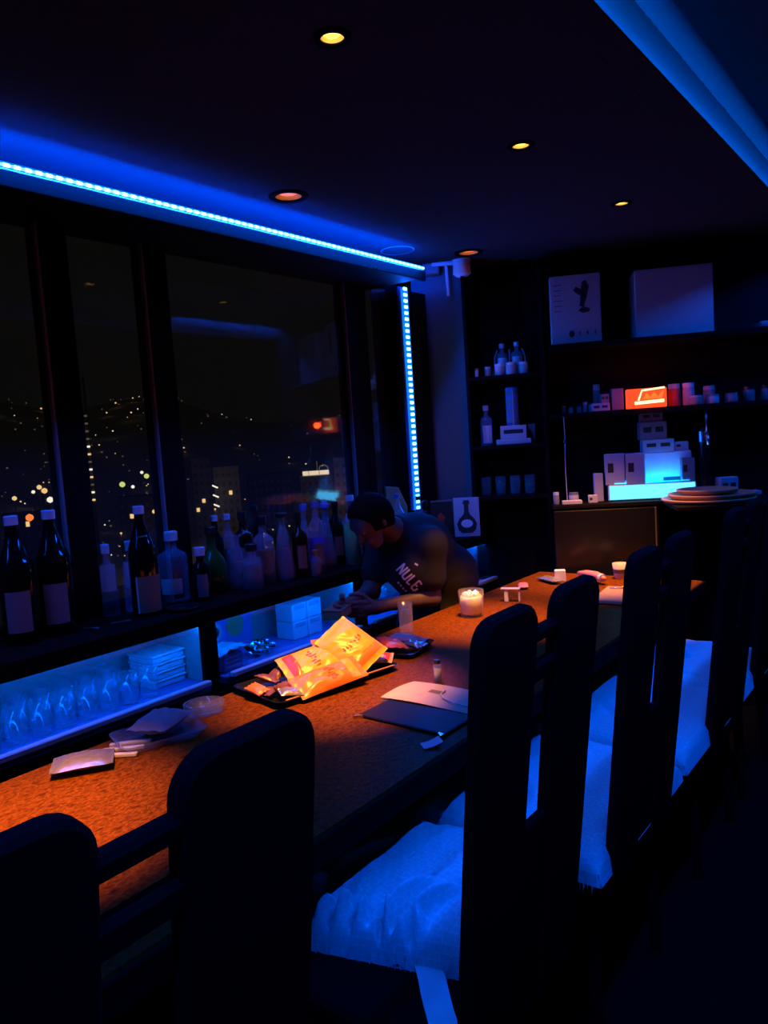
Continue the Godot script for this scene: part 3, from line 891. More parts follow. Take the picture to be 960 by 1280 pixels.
	part("dish", Mb.new().smooth(true).lathe([Vector2(0, 0), Vector2(0.05, 0), Vector2(0.066, 0.012), Vector2(0.062, 0.013), Vector2(0.048, 0.004), Vector2(0, 0.004)], 28).done(), M.black_gloss, ds)
	var rk := thing("wire_rack", "low wire rack on the ledge in front of the bartender", "rack", Vector3(-2.40, y, -3.05))
	for q in 2:
		part("rim", Mb.new().tube([Vector3(-0.06, 0.012 + 0.05 * q, -0.17), Vector3(0.07, 0.012 + 0.05 * q, -0.17), Vector3(0.07, 0.012 + 0.05 * q, 0.17), Vector3(-0.06, 0.012 + 0.05 * q, 0.17), Vector3(-0.06, 0.012 + 0.05 * q, -0.17)], 0.003, 6).done(), M.steel, rk)
	for k in 7:
		part("wire", Mb.new().tube([Vector3(0.07, 0.064, -0.15 + 0.05 * k), Vector3(0.07, 0.002, -0.15 + 0.05 * k), Vector3(-0.06, 0.002, -0.15 + 0.05 * k), Vector3(-0.06, 0.064, -0.15 + 0.05 * k)], 0.002, 6).done(), M.steel, rk)
	# clutter at the dark left end
	for k in [[-2.42, -1.42, "small metal bottle opener lying at the dark left end of the ledge", 0.4], [-2.40, -1.52, "small silver jigger lid lying left of the sake bottle's foot", 1.1]]:
		solo("bar_tool", Mb.new().tube([Vector3(-0.03, 0.006, 0), Vector3(0, 0.008, 0.004), Vector3(0.035, 0.006, 0)], [0.006, 0.004, 0.008], 8).done(), M.steel, k[2], "bar tool", Vector3(k[0], y, k[1]), Vector3(0, k[3], 0))
	# hook with a chain on the mullion
	var hk := thing("hook_chain", "small steel chain and hook hanging on the window mullion", "chain", Vector3(-2.645, 1.42, -3.30))
	part("hook", Mb.new().tube([Vector3(0, 0.10, 0), Vector3(0.02, 0.11, 0), Vector3(0.03, 0.085, 0), Vector3(0.02, 0.07, 0.01)], 0.004, 8).done(), M.steel, hk)
	for k in 6:
		part("link", Mb.new().tube([Vector3(0.02, 0.065 - 0.022 * k, -0.006), Vector3(0.02, 0.052 - 0.022 * k, -0.009), Vector3(0.02, 0.042 - 0.022 * k, -0.006), Vector3(0.02, 0.042 - 0.022 * k, 0.006), Vector3(0.02, 0.065 - 0.022 * k, 0.006), Vector3(0.02, 0.065 - 0.022 * k, -0.006)], 0.0018, 6).done(), M.steel, hk)

# ------------------------------------------------------------------ things in the glass cabinets
func tumbler(label: String, pos: Vector3, r: float, h: float, group := "") -> Node3D:
	var t := thing("tumbler", label, "glass", pos, 0.0, group)
	part("bowl", Mb.new().smooth(true).lathe([Vector2(0, 0), Vector2(r * 0.86, 0), Vector2(r * 0.9, 0.004), Vector2(r, h), Vector2(r - 0.0025, h), Vector2(r * 0.88, 0.012), Vector2(0, 0.011)], 22).done(), M.clear, t)
	return t

func cabinet_things():
	var y := 0.6205
	var src: Node3D = null
	for i in 3:
		for j in (12 if i == 0 else 8):
			var zz := -0.70 - 0.083 * j + 0.02 * (i % 2)
			if i > 0:
				zz -= 0.25
			if zz < (-1.66 if i < 2 else -1.60):
				continue
			var lb := "clear tumbler in the %s row of the left cabinet, %s from its right end" % [["front", "middle", "back"][i], ["twelfth", "eleventh", "tenth", "ninth", "eighth", "seventh", "sixth", "fifth", "fourth", "third", "second", "first"][j if i == 0 else j + 4]]
			if src == null:
				src = tumbler(lb, Vector3(-2.40, y, zz), 0.036, 0.115, "tumblers in the left glass cabinet")
			else:
				copy(src, lb, Vector3(-2.40 - 0.083 * i, y, zz))
	# white lunch boxes stacked
	for k in 4:
		var names := ["lowest white lidded box of the stack in the left cabinet", "second white lidded box from the bottom in the left cabinet", "third white lidded box from the bottom in the left cabinet", "topmost white lidded box of the stack in the left cabinet"]
		var b := thing("food_box", names[k], "box", Vector3(-2.515, y + 0.032 * k, -1.735), 0.06 * (k % 2), "white boxes in the left cabinet")
		part("tub", bx(Vector3(0, 0.012, 0), Vector3(0.15, 0.024, 0.15), 0.005), M.white_plastic, b)
		part("lid", bx(Vector3(0, 0.0275, 0), Vector3(0.158, 0.008, 0.158), 0.003), M.white_plastic, b)
	# middle cabinet
	var p := thing("picture_card", "printed blue picture card with round emblems leaning in the middle cabinet", "card", Vector3(-2.60, y, -2.14), 0.0)
	part("card", bx(Vector3(0, 0.09, 0), Vector3(0.008, 0.18, 0.34), 0.002), M.card_blue, p)
	for k in [[0.05, 0.10, 0.045, "white_card"], [-0.07, 0.11, 0.05, "card_green"]]:
		part("emblem", Mb.new().lathe([Vector2(0, 0.0), Vector2(k[2], 0.0), Vector2(k[2], 0.003), Vector2(0, 0.003)], 22).done(), M[k[3]], p, Vector3(0.003, k[1], k[0]), Vector3(0, 0, -PI / 2))
	part("emblem_centre", Mb.new().lathe([Vector2(0, 0.0), Vector2(0.026, 0.0), Vector2(0.026, 0.005), Vector2(0, 0.005)], 22).done(), M.print_black, p, Vector3(0.003, 0.10, 0.05), Vector3(0, 0, -PI / 2))
	part("panel_print", bx(Vector3(0.005, 0.12, 0.135), Vector3(0.003, 0.09, 0.05), 0.001), M.card_red, p)
	part("panel_print", bx(Vector3(0.005, 0.06, 0.12), Vector3(0.003, 0.03, 0.07), 0.001), M.white_card, p)
	var cn := thing("carton", "small printed carton at the left end of the middle cabinet", "carton", Vector3(-2.41, y, -1.985))
	part("body", bx(Vector3(0, 0.035, 0), Vector3(0.10, 0.07, 0.10), 0.003), M.card_blue, cn)
	for k in 3:
		part("stripe", bx(Vector3(0.051, 0.018 + 0.018 * k, 0), Vector3(0.002, 0.008, 0.08), 0.0005), M.white_card, cn)
	var fo := FastNoiseLite.new()
	fo.seed = 31
	fo.frequency = 22.0
	var lump := func(a: float, b: float) -> Vector3:
		var th := a * TAU
		var ph := (b - 0.5) * PI
		var d := Vector3(cos(th) * cos(ph), sin(ph), sin(th) * cos(ph))
		return d * (0.042 * (1.0 + 0.7 * fo.get_noise_3d(d.x * 0.1, d.y * 0.1, d.z * 0.1))) * Vector3(1.2, 0.75, 1.5) + Vector3(0, 0.03, 0)
	solo("foil_ball", Mb.new().grid(22, 12, lump).done(), M.foil, "crumpled foil packet lying before the picture card", "foil", Vector3(-2.43, y + 0.002, -2.20))
	var bagm := func(a: float, b: float) -> Vector3:
		return Vector3((a - 0.5) * 0.13, 0.074 + 0.018 * sin(b * 3.0) + 0.012 * fo.get_noise_2d(a * 0.13, b * 0.2), (b - 0.5) * 0.19)
	solo("plastic_wrap", Mb.new().smooth(true).grid(16, 20, bagm).grid(16, 20, func(a, b): return bagm.call(a, b) - Vector3(0, 0.003, 0), true).done(), M.white_card, "pale plastic sheet lying over the small carton", "plastic wrap", Vector3(-2.41, y, -2.00))
	for k in 4:
		var lb := ["lower left white carton stacked at the middle cabinet's right", "lower right white carton stacked at the middle cabinet's right", "upper left white carton stacked at the middle cabinet's right", "upper right white carton stacked at the middle cabinet's right"]
		var w := thing("carton", lb[k], "carton", Vector3(-2.50, y + 0.083 * (k / 2), -2.47 - 0.10 * (k % 2)), 0.0, "white cartons in the middle cabinet")
		part("body", bx(Vector3(0, 0.041, 0), Vector3(0.11, 0.08, 0.096), 0.003), M.white_plastic, w)
		part("flap", bx(Vector3(0.056, 0.066, 0), Vector3(0.002, 0.022, 0.07), 0.0006), M.white_card, w)
	# wine glasses hanging in the third cabinet
	var rail := thing("glass_rail", "steel rail under the ledge holding upside-down wine glasses", "rail", Vector3(-2.42, 0.84, -3.0))
	part("rod", Mb.new().tube([Vector3(0, 0, 0.16), Vector3(0, 0, -0.4)], 0.004, 8).done(), M.steel, rail)
	for k in 3:
		var lb := ["left of three wine glasses hanging upside down in the cabinet", "middle of three wine glasses hanging upside down in the cabinet", "right of three wine glasses hanging upside down in the cabinet"]
		var g := thing("wine_glass", lb[k], "glass", Vector3(-2.42, 0.836, -2.88 - 0.085 * k), 0.0, "hanging wine glasses")
		part("foot", Mb.new().lathe([Vector2(0, -0.004), Vector2(0.03, -0.003), Vector2(0.03, 0), Vector2(0, 0)], 20).done(), M.clear_thick, g)
		part("stem", Mb.new().smooth(true).lathe([Vector2(0.004, -0.075), Vector2(0.003, -0.04), Vector2(0.005, -0.003)], 10).done(), M.clear_thick, g)
		part("bowl", Mb.new().smooth(true).lathe([Vector2(0.028, -0.155), Vector2(0.034, -0.12), Vector2(0.03, -0.09), Vector2(0.004, -0.073)], 20).done(), M.clear_thick, g)

# ------------------------------------------------------------------ things on the counter
func packet_mesh(w: float, l: float, t: float, seed_: int) -> ArrayMesh:
	var nz := FastNoiseLite.new()
	nz.seed = seed_
	nz.frequency = 14.0
	nz.fractal_octaves = 3
	var m := Mb.new().smooth(true)
	for s in [1.0, -1.0]:
		m.grid(16, 22, func(a: float, b: float) -> Vector3:
			var u := a * 2.0 - 1.0
			var v := b * 2.0 - 1.0
			var puff := pow(maxf(1.0 - pow(absf(u), 3.0), 0.0), 0.7) * pow(maxf(1.0 - pow(minf(absf(v) / 0.86, 1.0), 4.0), 0.0), 0.8)
			var h := t * 0.5 * puff * (1.0 + 0.35 * nz.get_noise_2d(u * w, v * l)) + 0.0008
			var bend := 0.004 * nz.get_noise_2d(u * 0.02 + 4.0, v * 0.02)
			if absf(v) > 0.9:
				h = 0.0008
				bend += 0.0015 * sin(u * 40.0)
			return Vector3(u * w * 0.5 * (1.0 - 0.05 * puff), s * h + bend, v * l * 0.5), s < 0)
	return m.done()

func packet(label: String, pos: Vector3, rot: Variant, w: float, l: float, t: float, mt: String, mt2: String, seed_: int, group := "wrapped snacks on the black tray"):
	var p := thing("snack_packet", label, "snack", pos, 0.0, group)
	if rot is Array:   # face normal and long axis
		var ny: Vector3 = (rot[0] as Vector3).normalized()
		var lz: Vector3 = rot[1]
		lz = (lz - ny * lz.dot(ny)).normalized()
		p.basis = Basis(ny.cross(lz), ny, lz)
	else:
		p.rotation = rot
	part("wrapper", packet_mesh(w, l, t, seed_), M[mt], p)
	if mt2:
		# printed band and marks, lying on the puffed face
		var nz := FastNoiseLite.new()
		nz.seed = seed_
		nz.frequency = 14.0
		nz.fractal_octaves = 3
		var face := func(u: float, v: float) -> Vector3:
			var puff := pow(maxf(1.0 - pow(absf(u), 3.0), 0.0), 0.7) * pow(maxf(1.0 - pow(minf(absf(v) / 0.86, 1.0), 4.0), 0.0), 0.8)
			return Vector3(u * w * 0.5 * (1.0 - 0.05 * puff), t * 0.5 * puff * (1.0 + 0.35 * nz.get_noise_2d(u * w, v * l)) + 0.0016 + 0.004 * nz.get_noise_2d(u * 0.02 + 4.0, v * 0.02), v * l * 0.5)
		var m := Mb.new().smooth(true)
		m.grid(10, 6, func(a, b): return face.call(a * 1.8 - 0.9, 0.52 + b * 0.3))
		part("printed_band", m.done(), M[mt2], p)
		var k := Mb.new().smooth(true)
		for i in 7:
			var u0 := -0.6 + 0.18 * i
			var v0 := -0.05 + 0.05 * sin(i * 2.1)
			k.grid(2, 3, func(a, b): return face.call(u0 + a * 0.10, v0 + b * (0.14 + 0.05 * (i % 3))))
		part("printed_marks", k.done(), M.pack_red if mt != "pack_red" else M.cream, p)

func tray_mesh(w: float, l: float, h: float) -> ArrayMesh:
	var m := Mb.new()
	var ring := func(ww: float, ll: float, y: float) -> Array:
		var p := []
		var r := 0.03
		for k in 24:
			var a := TAU * k / 24.0 + TAU / 48.0
			p.append(Vector3(signf(cos(a)) * (ww / 2 - r) + r * cos(a), y, signf(sin(a)) * (ll / 2 - r) + r * sin(a)))
		return p
	var lv := [ring.call(w - 0.04, l - 0.04, 0.0), ring.call(w, l, h), ring.call(w - 0.008, l - 0.008, h + 0.001), ring.call(w - 0.046, l - 0.046, 0.005)]
	for i in 3:
		for k in 24:
			var n := (k + 1) % 24
			m.quad(lv[i][k], lv[i + 1][k], lv[i + 1][n], lv[i][n])
	for k in 24:
		var n := (k + 1) % 24
		m.tri(Vector3(0, 0, 0), lv[0][k], lv[0][n])
		m.tri(Vector3(0, 0.005, 0), lv[3][n], lv[3][k])
	return m.done()

func counter_things():
	var y := 0.7205
	# big tray of snacks
	var tr := thing("snack_tray", "black rectangular tray heaped with orange wrapped snacks", "tray", Vector3(-1.72, y, -1.80), -0.19)
	part("tray", tray_mesh(0.28, 0.50, 0.022), M.black_gloss, tr)
	part("rim", Mb.new().box(Vector3(0.136, 0.024, 0), Vector3(0.006, 0.004, 0.44), 0.001).done(), M.tray_wood, tr)
	var yy := y + 0.012
	packet("large yellow snack packet standing on top of the heap", Vector3(-1.655, yy + 0.088, -1.905), [Vector3(0.5, 0.75, 0.42), Vector3(0.62, -0.5, -0.15)], 0.15, 0.20, 0.04, "pack_yellow", "pack_orange", 1)
	packet("long orange packet along the front edge of the tray", Vector3(-1.61, yy + 0.036, -1.735), [Vector3(0.45, 0.85, 0.2), Vector3(0.22, 0.0, -0.97)], 0.095, 0.25, 0.04, "pack_orange", "pack_yellow", 2)
	packet("orange packet with a red end behind the long front packet", Vector3(-1.72, yy + 0.058, -1.79), [Vector3(0.42, 0.85, 0.28), Vector3(-0.3, -0.05, 0.95)], 0.13, 0.23, 0.035, "pack_yellow", "pack_red", 3)
	packet("red-ended packet leaning at the back of the heap", Vector3(-1.755, yy + 0.06, -1.965), [Vector3(0.3, 0.9, 0.2), Vector3(0.5, -0.1, -0.85)], 0.12, 0.19, 0.035, "pack_orange", "pack_red", 4)
	packet("pale orange packet at the tray's right end", Vector3(-1.635, yy + 0.024, -2.0), [Vector3(0.1, 1.0, 0.05), Vector3(0.8, 0.0, -0.5)], 0.09, 0.13, 0.026, "pack_yellow", "pack_red", 5)
	var small := [[-1.74, -1.60, 0.3], [-1.69, -1.615, 1.2], [-1.785, -1.635, 2.0], [-1.72, -1.655, 0.8], [-1.645, -1.60, 2.6], [-1.80, -1.70, 0.1], [-1.67, -1.655, 1.9], [-1.765, -1.57, 1.5]]
	var sl := ["small brown candy wrapper at the tray's left end, lowest of its cluster", "small brown candy by the tray's front left corner", "small brown candy at the tray's back left corner", "small brown candy in the middle of the left cluster", "silver-ended candy at the tray's front left rim", "small brown candy behind the orange packets", "silver-ended candy touching the long front packet", "small brown candy on the tray's left rim"]
	for i in small.size():
		packet(sl[i], Vector3(small[i][0], yy + 0.012 + 0.012 * (i % 3), small[i][1]), Vector3(0.15 * (i % 3), small[i][2], 0.2 * ((i + 1) % 3) - 0.2), 0.045, 0.075, 0.02, ["pack_brown", "pack_brown", "pack_brown", "pack_brown", "pack_silver", "pack_brown", "pack_silver", "pack_orange"][i], "", 20 + i, "small candies at the left end of the tray")
	# smaller tray behind
	var t2 := thing("snack_tray", "smaller dark tray of red packets behind the heaped one", "tray", Vector3(-1.70, y, -2.21), 0.2)
	part("tray", tray_mesh(0.24, 0.22, 0.02), M.black_gloss, t2)
	packet("red packet lying across the smaller tray", Vector3(-1.70, yy + 0.022, -2.19), Vector3(0.0, 0.9, -0.15), 0.085, 0.16, 0.028, "pack_red", "pack_orange", 41, "wrapped snacks on the smaller tray")
	packet("brown packet at the back of the smaller tray", Vector3(-1.765, yy + 0.016, -2.20), Vector3(0.0, 0.3, 0.0), 0.06, 0.12, 0.02, "pack_brown", "", 42, "wrapped snacks on the smaller tray")
	packet("silver packet at the front of the smaller tray", Vector3(-1.63, yy + 0.016, -2.235), Vector3(0.0, 1.3, 0.1), 0.05, 0.10, 0.02, "pack_silver", "", 43, "wrapped snacks on the smaller tray")
	packet("pinkish packet at the right end of the smaller tray", Vector3(-1.69, yy + 0.02, -2.27), Vector3(0.1, 1.7, 0.1), 0.06, 0.13, 0.02, "pink", "", 44, "wrapped snacks on the smaller tray")
	# open menu: dark leather mat and cream folder
	var mt := thing("menu_cover", "dark leather menu cover lying flat on the counter", "menu cover", Vector3(-1.235, y, -1.675), -0.02)
	part("cover", bx(Vector3(0, 0.004, 0), Vector3(0.30, 0.008, 0.15), 0.003), M.leather, mt)
	for k in [[-0.142, 0.068], [0.142, 0.068]]:
		part("corner_cap", Mb.new().prism([Vector2(0, 0), Vector2(0.02, 0), Vector2(0, -0.02)] if k[0] < 0 else [Vector2(0, 0), Vector2(0, -0.02), Vector2(-0.02, 0)], -0.005, 0.005).done(), M.steel, mt, Vector3(k[0] - signf(k[0]) * -0.008, 0.0045, k[1] + 0.007), Vector3(PI / 2, 0, 0)).rotation = Vector3(-PI / 2, 0, 0)
	var cf := thing("menu_folder", "cream paper folder lying behind the dark menu cover", "folder", Vector3(-1.25, y, -1.835), -0.03)
	var sheet := func(a: float, b: float) -> Vector3:
		return Vector3((a - 0.5) * 0.32, 0.010 + 0.006 * sin(b * PI) + 0.003 * sin(a * 5.0), (b - 0.5) * 0.17 - 0.02 * (a - 0.5))
	part("sheet", Mb.new().smooth(true).grid(18, 12, sheet).grid(18, 12, func(a, b): return Vector3((a - 0.5) * 0.32, 0.001, (b - 0.5) * 0.17 - 0.02 * (a - 0.5)), true).done(), M.cream, cf)
	part("printed_mark", Mb.new().smooth(true).grid(4, 3, func(a, b): return sheet.call(0.36 + a * 0.16, 0.40 + b * 0.14) + Vector3(0, 0.0012, 0)).done(), M.label_tan, cf)
	part("cord", Mb.new().smooth(true).tube([Vector3(0.0, 0.021, -0.02), Vector3(0.005, 0.021, 0.01), Vector3(0.03, 0.021, 0.035), Vector3(0.08, 0.019, 0.05), Vector3(0.15, 0.014, 0.052)], 0.0025, 6).done(), M.white_plastic, cf)
	# little clear bottle standing by the folder
	var v := thing("small_vial", "small clear vial standing at the cream folder's back edge", "vial", Vector3(-1.335, y, -1.945))
	part("body", Mb.new().smooth(true).lathe([Vector2(0, 0), Vector2(0.014, 0), Vector2(0.014, 0.062), Vector2(0.009, 0.07), Vector2(0, 0.07)], 16).done(), M.clear_thick, v)
	part("sleeve", Mb.new().smooth(true).lathe([Vector2(0.0, 0.006), Vector2(0.0115, 0.006), Vector2(0.0115, 0.055), Vector2(0.0, 0.056)], 16).done(), M.white_card, v)
	part("cap", Mb.new().lathe([Vector2(0, 0.070), Vector2(0.010, 0.070), Vector2(0.010, 0.082), Vector2(0, 0.083)], 16).done(), M.cap_black, v)
	var tg := Mb.new().smooth(true).grid(6, 4, func(a, b): return Vector3((a - 0.5) * 0.05, 0.003 + 0.012 * a * a, (b - 0.5) * 0.04)).grid(6, 4, func(a, b): return Vector3((a - 0.5) * 0.05, 0.001 + 0.012 * a * a, (b - 0.5) * 0.04), true)
	solo("paper_slip", tg.done(), M.white_paper, "curled white paper slip at the counter edge by the menu", "paper slip", Vector3(-1.085, y, -1.535), Vector3(0, 0.9, 0))
	# tumbler with ice
	var g := tumbler("whisky tumbler filled with amber-lit ice on the counter", Vector3(-1.715, y, -2.79), 0.056, 0.115)
	var ic := part("ice", Mb.new().smooth(true).lathe([Vector2(0, 0.013), Vector2(0.044, 0.014), Vector2(0.05, 0.08), Vector2(0.046, 0.09), Vector2(0, 0.086)], 18).done(), M.ice, g)
	for k in 5:
		part("ice_cube", bx(Vector3.ZERO, Vector3(0.03, 0.026, 0.03), 0.006), M.ice, ic, Vector3(0.024 * cos(k * 1.3), 0.092, 0.024 * sin(k * 1.3)), Vector3(0.3 * k, 0.7 * k, 0.2))
	tumbler("tall empty glass standing behind the smaller tray", Vector3(-1.80, y, -2.42), 0.03, 0.13)
	# glass ashtray ring near the left
	var ar := thing("glass_ashtray", "low clear glass ashtray left of the snack tray", "ashtray", Vector3(-1.84, y, -1.42))
	part("ring", Mb.new().smooth(true).lathe([Vector2(0, 0), Vector2(0.058, 0), Vector2(0.062, 0.028), Vector2(0.052, 0.03), Vector2(0.046, 0.01), Vector2(0, 0.008)], 28).done(), M.smoke, ar)
	# clear plastic trays with sealed goods at the left
	var pt := thing("plastic_tray", "clear plastic tray with a tied bag at the counter's left", "tray", Vector3(-1.785, y, -1.215), -0.35)
	part("tray", tray_mesh(0.17, 0.24, 0.022), M.smoke, pt)
	packet("clear-wrapped pale packet in the plastic tray", Vector3(-1.80, yy + 0.03, -1.235), Vector3(0, 0.4, 0.0), 0.12, 0.16, 0.045, "grey_card", "", 51, "")
	packet("shiny silver packet lying in front of the plastic tray", Vector3(-1.80, y + 0.016, -0.995), Vector3(0, -0.6, 0.06), 0.13, 0.15, 0.028, "pack_silver", "", 52, "")
	for k in 3:
		solo("paper_straw", bx(Vector3(0, 0.006, 0), Vector3(0.11, 0.010, 0.014), 0.002), M.white_paper, ["wrapped chopstick pack lying by the silver packet", "middle wrapped chopstick pack beside the plastic tray", "wrapped chopstick pack against the plastic tray"][k], "chopsticks", Vector3(-1.775 - 0.02 * k, y, -1.075 - 0.035 * k), Vector3(0, 0.65 + 0.1 * k, 0), "wrapped chopsticks at the counter's left")
	# far end of the counter
	var hd := thing("card_holder", "small white bent-metal holder near the ice tumbler", "holder", Vector3(-1.69, y, -3.10), 0.3)
	part("plate", bx(Vector3(0, 0.062, 0), Vector3(0.09, 0.006, 0.03), 0.002), M.white_plastic, hd)
	for k in [-0.02, 0.04]:
		part("leg", bx(Vector3(k, 0.03, 0), Vector3(0.018 if k < 0 else 0.006, 0.06, 0.02), 0.002), M.white_plastic, hd)
	packet("pink sweet lying at the far end of the counter", Vector3(-1.78, y + 0.014, -3.40), Vector3(0, 0.5, 0), 0.05, 0.10, 0.022, "pink", "", 61, "")
	packet("silver wrapped towel behind the pink sweet", Vector3(-1.72, y + 0.016, -3.58), Vector3(0, 1.0, 0), 0.06, 0.17, 0.026, "pack_silver", "", 62, "")
	solo("napkin_box", bx(Vector3(0, 0.03, 0), Vector3(0.055, 0.06, 0.04), 0.003), M.white_plastic, "small white box at the counter's far end behind a chair back", "box", Vector3(-1.68, y, -3.62), Vector3(0, 0.5, 0))
	var pl := thing("paper_roll", "pale pinkish rolled paper lying at the counter's far end", "paper roll", Vector3(-1.53, y, -3.66), -0.6)
	part("roll", Mb.new().smooth(true).tube([Vector3(-0.11, 0.026, 0), Vector3(-0.04, 0.034, 0), Vector3(0.05, 0.038, 0), Vector3(0.12, 0.03, 0)], [0.012, 0.02, 0.022, 0.012], 12).done(), M.pink, pl)
	part("end_tie", Mb.new().tube([Vector3(0.085, 0.034, 0), Vector3(0.105, 0.032, 0)], 0.021, 12).done(), M.white_paper, pl)
	var cp := thing("paper_cup", "small orange-lit cup at the counter's far end", "cup", Vector3(-1.42, y, -3.78))
	part("cup", Mb.new().smooth(true).lathe([Vector2(0, 0), Vector2(0.03, 0), Vector2(0.04, 0.08), Vector2(0.037, 0.08), Vector2(0.028, 0.006), Vector2(0, 0.006)], 22).done(), M.cream, cp)
	part("band", Mb.new().smooth(true).lathe([Vector2(0.0345, 0.03), Vector2(0.0375, 0.052)], 22).done(), M.label_tan, cp)
	var bd := thing("serving_board", "pale narrow board lying across the far counter", "board", Vector3(-1.27, y, -3.34), 0.12)
	part("board", bx(Vector3(0, 0.011, 0), Vector3(0.17, 0.022, 0.30), 0.004), M.tan_paper, bd)
	part("edge", bx(Vector3(0, 0.012, 0.1515), Vector3(0.16, 0.014, 0.003), 0.001), M.cream, bd)
	solo("spoon", Mb.new().smooth(true).tube([Vector3(-0.05, 0.028, 0), Vector3(0.0, 0.026, 0), Vector3(0.02, 0.03, 0), Vector3(0.045, 0.027, 0)], [0.003, 0.003, 0.011, 0.006], 8).done(), M.steel, "small steel spoon on the pale narrow board", "spoon", Vector3(-1.29, y, -3.43), Vector3(0, 0.5, 0))

# ------------------------------------------------------------------ things on the back wall
func jar(label: String, u: float, y: float, off: float, r: float, h: float, body: String, cap: String, group: String):
	var t := wall_thing("jar", label, "jar", u, y, off, group)
	part("body", Mb.new().smooth(true).lathe([Vector2(0, 0), Vector2(r * 0.95, 0), Vector2(r, 0.004), Vector2(r, h * 0.72), Vector2(r * 0.85, h * 0.78), Vector2(0, h * 0.78)], 20).done(), M[body], t)
	part("lid", Mb.new().lathe([Vector2(0, h * 0.78), Vector2(r * 0.94, h * 0.78), Vector2(r * 0.94, h), Vector2(0, h)], 20).done(), M[cap], t)

func carton(label: String, u: float, y: float, off: float, s: Vector3, body: String, turn := 0.0, marks := 2, group := ""):
	var t := thing("carton", label, "carton", wf(u, y, off), WALL_TURN + turn, group)
	part("body", bx(Vector3(0, s.y / 2, 0), s, 0.003), M[body], t)
	for k in marks:
		part("print", bx(Vector3(-s.x * 0.22 + s.x * 0.44 * k / maxf(marks - 1, 1), s.y * 0.55, s.z / 2 + 0.0004), Vector3(s.x * 0.3, s.y * 0.3, 0.001), 0.0003), M.print_black, t)
	return t

